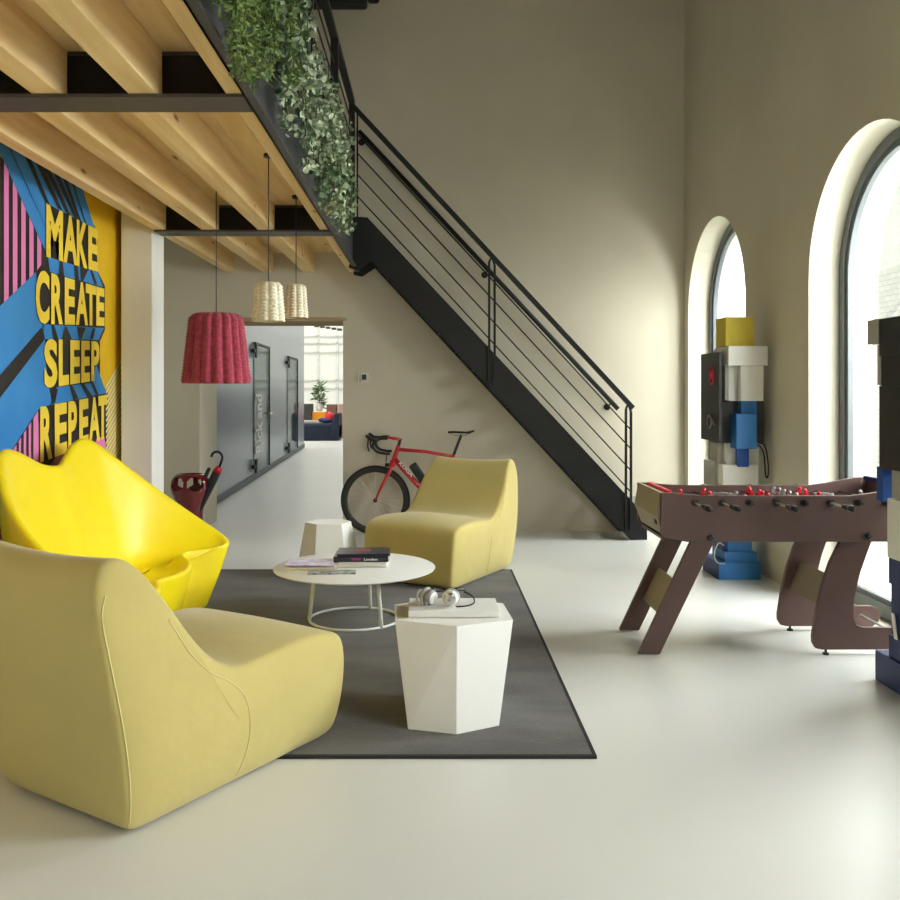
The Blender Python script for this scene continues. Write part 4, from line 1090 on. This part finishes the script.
mb.tube(catmull([(BX(758,Yc), Yc, BZ(443,Yc)), (BX(764,Yc), Yc, BZ(445,Yc)), (BX(767,Yc), Yc, BZ(455,Yc)), (BX(768.5,Yc), Yc, BZ(470,Yc)), (BX(767.5,Yc), Yc, BZ(477.5,Yc)), (BX(765.5,Yc), Yc, BZ(474,Yc)), (BX(764,Yc), Yc, BZ(455,Yc)), (BX(760,Yc), Yc, BZ(446,Yc)), (BX(757,Yc), Yc+0.01, BZ(445,Yc))], 6), 0.006, 6)
mb.build('cable', M['black'], tw, smooth=True)
mb = MB(); mb.tube(catmull([(BX(723,7.0), 6.98, BZ(545,7.0)), (BX(716,7.0), 6.94, BZ(542,7.0)), (BX(711,7.0), 6.92, BZ(552,7.0)), (BX(713,7.0), 6.9, BZ(560,7.0)), (BX(722,7.0), 6.93, BZ(562,7.0))], 6), 0.004, 5); mb.build('wire', M['spoke'], tw, smooth=True)

Yn = 4.45
def lb(pxl, py0, py1, m_, y0=4.05, y1=Yn, x1=2.60, nm='block'):
    return (nm, (BX(pxl, y1), x1, y0, y1, max(0.0, BZ(py1, y1)), BZ(py0, y1)), m_)
bx = [
 ('base_block', (2.262, 2.60, 4.02, 4.575, 0.0, 0.15), 'navy'),
 lb(888.5,634,657,'navy',4.08,4.47),
 lb(891.5,612,634,'navy',4.15,4.45), lb(891,583,612,'navy',4.1,4.46), lb(888.5,557,583,'navy',4.08,4.47),
 lb(887,498,557,'block_white',4.06,4.47), lb(891.5,470,498,'block_grey',4.12,4.45),
 ('block', (BX(876.5,4.56), BX(887,4.56), 4.50, 4.56, BZ(500,4.56), BZ(466,4.56)), 'royal'),
 lb(879,386,468,'block_black',4.0,4.50), lb(881,356,386,'block_black',4.0,4.49), lb(879,319,356,'block_black',4.0,4.50),
 ('block', (BX(867,4.62), BX(880.5,4.62), 4.505, 4.62, BZ(345,4.62), BZ(320.5,4.62)), 'block_grey'),
 ('block', (BX(877,4.53), BX(881,4.53), 4.503, 4.53, BZ(385,4.53), BZ(345.2,4.53)), 'block_grey'),
]
tw2 = tower('block_sculpture', 'tower sculpture of navy, white and black blocks at the near end of the foosball table', bx, (2.4, 4.3, 0))
for k, m_ in enumerate(('white_matt', 'block_grey', 'white_matt')):
    x = 2.2685+0.0035*k; yb = 4.40-0.075*k
    mb = MB(); mb.prism_x([(yb-0.03,0.2545),(yb,0.2545),(yb+0.03,0.375),(yb+0.0,0.375)], x, x+0.003)
    mb.build('brochure', M[m_], None, label=['white brochure leaning in the navy block tower, the one farthest in', 'grey brochure leaning between two white ones in the navy block tower', 'white brochure leaning in the navy block tower, cut off by the frame'][k], cat='brochure', group='brochures in the navy block tower')

# ------------------------------------------------------------------ passage and the room beyond
# glossy metal wall with glass doors, slightly turned
def PW(px):   # point on that wall line seen in direction px
    q = (px-CX)/F; Y = -2.263/(q+0.0411); return Vector((q*Y, Y, 0))
A_, B_ = Vector((-2.62, 10.14, 0)), PW(304)
A_ = Vector((-2.74+0.0411*(11.6-10.14), 10.14, 0))
dirw = (B_-A_).normalized(); nrm = Vector((dirw.y, -dirw.x, 0))   # towards +x
def wp(px, z, off=0.0): p = PW(px); return Vector((p.x, p.y, z))+nrm*off
ang_w = math.atan2(dirw.y, dirw.x)
Lw = Matrix.Translation(A_) @ Matrix.Rotation(ang_w, 4, 'Z')     # local x along the wall, local -y towards the passage
def lx(px): return (PW(px)-A_).length
total = (B_-A_).length
M['panel_grey'] = mat('grey_metal_panel', (140,149,160), 0.28, 0.75, var=0.03, scale=2)
mb = MB(); mb.box(0, total, 0.0, 0.3, 0, 4.2, Lw); mb.build('wall_passage', M['panel_grey'], kind='structure', label='glossy grey metal wall along the passage', cat='wall')
mb = MB(); mb.box(0.0, total, -0.02, -0.001, 0.02, 0.11, Lw); mb.build('baseboard_passage', M['frame'], kind='structure', label='grey kick board along the metal wall', cat='baseboard')
dark_backing = mat('dim_painted_backing', (26,30,32), 0.4, rgb2=(64,68,70), scale=1.2)  # dark sheet behind the glass, dimness put into its colour to show the lettering
for i, (pa, pb, zb_, zt2) in enumerate(((253.5, 268, 0.12, 2.25), (287, 296.5, 0.12, 2.2))):
    x0, x1 = lx(pa), lx(pb)
    dn = thing('door_%d' % (i+1), Lw @ Vector((x0, 0, 0)), ['glass door with white lettering, first along the metal wall', 'glass door without readable lettering, farther along the metal wall'][i], 'door', kind='structure')
    mb = MB(); mb.box(x0, x1, -0.02, -0.006, zb_, zt2, Lw); mb.build('pane', M['glass_door'], dn)
    mb = MB(); mb.box(x0, x1, -0.005, -0.001, zb_, zt2, Lw); mb.build('backing', dark_backing, dn)
    mb = MB(); mb.box(x1-0.07, x1, -0.04, -0.0205, zb_, zt2, Lw); mb.box(x0, x1, -0.04, -0.0205, zt2-0.035, zt2, Lw); mb.build('door_frame', M['steel'], dn)
    for z in (zb_+0.12, zt2-0.15):
        mb = MB(); mb.box(x0-0.26, x0-0.02, -0.06, -0.002, z-0.03, z+0.03, Lw); mb.box(x0-0.12, x0+0.05, -0.07, -0.0405, z-0.11, z+0.11, Lw); mb.build('hinge', M['black'], dn)
    mb = MB(); mb.box(x1-0.30, x1+0.05, -0.075, -0.055, 1.04, 1.07, Lw); mb.box(x1-0.06, x1-0.01, -0.055, -0.0405, 0.95, 1.18, Lw); mb.build('handle', M['chrome'], dn)
    if i == 0:
        me = text_mesh('Rick and', 0.03)
        # reads upwards along the door
        x_ = x0+0.10; wdt = 0.72
        mb = MB(); T = Lw @ Matrix.Translation((x_+wdt, -0.0235, 0.42)) @ Matrix.Rotation(PI/2, 4, 'X') @ Matrix.Rotation(PI/2, 4, 'Z') @ Matrix.Diagonal((0.98, wdt, 1, 1))
        mb.mesh(me, T); mb.build('lettering', M['white'], dn, weld=False, label='white lettering reading upwards')
# the white hall beyond
mb = MB(); mb.box(-8.5, 2.0, 33.7, 34.0, 0, 9); mb.build('wall_far', M['plaster_white'], kind='structure', label='white end wall of the bright hall beyond', cat='wall')
mb = MB(); mb.box(-8.5, 2.0, YB+0.76, 34, 8.0, 8.2); mb.build('ceiling_hall', M['plaster_white'], kind='structure', label='white ceiling of the hall beyond', cat='ceiling')
mb = MB(); mb.box(-0.5, -0.3, YB+0.76, 34, 0, 8.0); mb.build('wall_hall_right', M['plaster_white'], kind='structure', label='white side wall of the hall beyond', cat='wall')
mb = MB(); mb.box(-0.54, -0.501, YB+0.77, 33.6, 0, 1.5); mb.build('trim_10', mat('dark_reflection_paint', (52,60,72), 0.6), kind='structure', label='unseen dark board added on the hall side wall for the metal wall to reflect', cat='trim')  # added out of view so the metal wall reflects darker towards its base
mb = MB(); mb.box(-8.5, -8.3, YB+0.76, 34, 0, 8.0); mb.build('wall_hall_left', M['plaster_white'], kind='structure', label='far side wall of the hall beyond', cat='wall')
# faint window frames and roof slots on the end wall
mb = MB()
for x in (-4.7, -4.25, -3.8, -3.35, -2.9): 
    pass
def FP(px, py, Y): return Vector(((px-CX)/F*Y, Y, H-(py-CY)/F*Y))
for k in range(5):
    p = FP(316+k*5.8, 325.7+k*0.9, 30)
    mb.box(p.x-0.07, p.x+0.07, 30, 30.3, p.z-0.03, p.z+0.03)
mb.build('roof_slots', mat('slot_shadow', (60,60,50), 0.8), kind='structure', label='short dark slots in the roof of the hall beyond', cat='vent')
mb = MB()
for py in (336, 343, 352, 380, 388): 
    p = FP(303, py, 33.6); mb.box(-6, -0.6, 33.62, 33.69, p.z-0.02, p.z+0.02)
for px in (300, 318, 337): 
    p = FP(px, 360, 33.6); mb.box(p.x-0.04, p.x+0.04, 33.62, 33.69, 0, 6)
mb.build('trim_9', mat('pale_bars', (222,222,216), 0.7), kind='structure', label='faint grey glazing bars on the end wall of the hall', cat='trim')
# navy couch, far
YK = 26.0
def fx(px, Y=YK): return (px-CX)/F*Y
def fz(py, Y=YK): return H-(py-CY)/F*Y
cc = thing('couch', (fx(320), YK, 0), 'navy blue couch standing at the end of the passage', 'couch')
mb = MB(); mb.box(fx(296), fx(339), YK-0.0, YK+0.9, 0.0, fz(424)); mb.build('seat', M['navy_fabric'], cc, bevel=0.06)
mb = MB(); mb.prism_y([(fx(331), fz(424)), (fx(334), fz(414)), (fx(339), fz(413)), (fx(339), 0.05), (fx(330), 0.05)], YK-0.02, YK+0.95); mb.build('armrest', M['navy_fabric'], cc, bevel=0.05)
mb = MB(); mb.box(fx(297), fx(333), YK+0.7, YK+0.95, 0.3, fz(423)+0.05); mb.build('backrest', M['block_grey'], cc, bevel=0.04)
pr_ = thing('cushion', (fx(326), YK+0.3, fz(424)), 'flat dark blue cushion lying on the navy couch seat', 'cushion')
mb = MB(); mb.ball((fx(325), YK+0.3, fz(424)+0.10), 0.2, 12, (1.2,0.6,0.45)); mb.build('cover', M['navy'], pr_, smooth=True)
pr2 = thing('cushion', (fx(328.5), YK+0.25, fz(424)), 'small red cushion leaning on the armrest of the navy couch', 'cushion')
mb = MB(); mb.ball((fx(328.2), YK+0.28, fz(424)+0.2), 0.17, 12, (0.8,0.5,0.9)); mb.build('cover', M['red_plastic'], pr2, smooth=True)
mb = MB(); mb.box(fx(312,YK+1.4), fx(326,YK+1.4), YK+1.4, YK+1.75, 0, fz(412,YK+1.4)); mb.build('storage_cube', M['orange'], label='bright orange cabinet behind the navy couch', cat='cabinet', bevel=0.01)
mb = MB(); mb.box(fx(300,YK+1.3), fx(311.5,YK+1.3), YK+1.3, YK+1.8, 0, fz(404,YK+1.3)); mb.build('shelf_unit', M['block_dark'], label='dark shelf unit left of the orange cabinet', cat='shelf', bevel=0.01)
mb = MB(); mb.box(fx(326.5,YK+1.3), fx(336,YK+1.3), YK+1.3, YK+1.8, 0, fz(404.5,YK+1.3)); mb.build('shelf_unit', mat('brown_shelf', (120,88,70), 0.7), label='brown shelf unit right of the orange cabinet', cat='shelf', bevel=0.01)
mb = MB(); mb.box(fx(338,YK+1.3), fx(344,YK+1.3), YK+1.3, YK+1.8, 0, fz(404,YK+1.3)); mb.build('shelf_unit', mat('rosy_shelf', (190,150,135), 0.7), label='rosy shelf unit at the jamb of the passage opening', cat='shelf', bevel=0.01)
YP = YK+1.5
pp = thing('potted_plant', (fx(319.5,YP), YP, fz(411,YP)), 'tall green spiky plant in a pale vase on the orange cabinet', 'plant')
mb = MB(); mb.lathe([(0.08,0),(0.10,0.08),(0.09,0.2),(0.07,0.24)], (fx(319.5,YP), YP, fz(411,YP)), 16); mb.build('vase', M['block_white'], pp, smooth=True)
mb = MB(); cpt = Vector((fx(319.8,YP), YP, fz(395,YP)))
for k in range(90):
    d = rvec(); d.z = abs(d.z)*1.0-0.25; d.normalize(); n_ = d.cross(rvec()).normalized()
    leaf_quad(mb, cpt+rvec()*0.06+Vector((0,0,random.uniform(-0.4,0.35))), d, n_, random.uniform(0.2, 0.32), 0.06)
mb.build('foliage', M['leaf_dark'], pp, weld=False, fixn=False)
mb = MB(); mb.tube([(fx(319.5,YP), YP, fz(411,YP)+0.2), cpt], 0.025, 6); mb.build('stem', M['stem'], pp)

# ------------------------------------------------------------------ lights
def area(name, loc, rot, sx_, sy_, power, color=(1,1,1), spread=PI):
    l = bpy.data.lights.new(name, 'AREA'); l.shape = 'RECTANGLE'; l.size = sx_; l.size_y = sy_; l.energy = power; l.color = color; l.spread = spread
    o = bpy.data.objects.new(name, l); col.objects.link(o); o.location = loc; o.rotation_euler = rot
    return o
w = bpy.data.worlds.new('world'); bpy.context.scene.world = w; w.use_nodes = True
bg = w.node_tree.nodes['Background']
tc = w.node_tree.nodes.new('ShaderNodeTexCoord'); sp = w.node_tree.nodes.new('ShaderNodeSeparateXYZ'); rp = w.node_tree.nodes.new('ShaderNodeValToRGB')
w.node_tree.links.new(tc.outputs['Generated'], sp.inputs[0]); w.node_tree.links.new(sp.outputs['Z'], rp.inputs['Fac']); w.node_tree.links.new(rp.outputs['Color'], bg.inputs['Color'])
rp.color_ramp.elements[0].color = (1.0, 0.99, 0.96, 1); rp.color_ramp.elements[1].color = (0.85, 0.93, 1.0, 1)
bg.inputs['Strength'].default_value = 3.5
# daylight falling in through each arched window (sky above the yard)
for i, c in enumerate(WIN):
    if i == 0: area('window_daylight', (XR+1.3, c, 3.6), (0, math.radians(58), 0), 2.2, 1.8, 260, (0.98, 0.99, 1.0))
    else: area('window_daylight', (XR+1.5, c, 2.7), (math.radians(0), math.radians(74), math.radians(-14)), 2.6, 2.2, (390, 260, 120)[i-1], (0.98, 0.99, 1.0))
# added soft fill light from behind the viewer, where the wall has no windows
area('viewer_side_fill', (1.2, -3.6, 3.2), (math.radians(80), 0, math.radians(12)), 3.4, 3.2, 38, (1.0, 0.99, 0.97))
area('hall_beyond_daylight', (-3.5, 25, 7.8), (0, 0, 0), 6, 12, 620, (1, 1, 0.98))
area('passage_daylight', (-1.3, 13, 5.5), (0, 0, 0), 1.2, 4, 18, (1, 1, 1))

sc = bpy.context.scene
cam = bpy.data.cameras.new('camera'); co = bpy.data.objects.new('camera', cam); col.objects.link(co)
co.location = (0, 0, H); co.rotation_euler = (PI/2, 0, 0)
cam.sensor_width = 36; cam.lens = 36.0*F/900; cam.shift_x = (450-CX)/900; cam.shift_y = -(450-CY)/900
cam.clip_start = 0.05; cam.clip_end = 200
sc.camera = co
sc.view_settings.view_transform = 'Standard'
sc.view_settings.look = 'None'
sc.view_settings.exposure = 0.30
try:
    sc.cycles.use_denoising = True; sc.cycles.denoiser = 'OPENIMAGEDENOISE'
    sc.cycles.max_bounces = 8; sc.cycles.diffuse_bounces = 5; sc.cycles.transparent_max_bounces = 12; sc.cycles.sample_clamp_indirect = 6
except Exception: pass
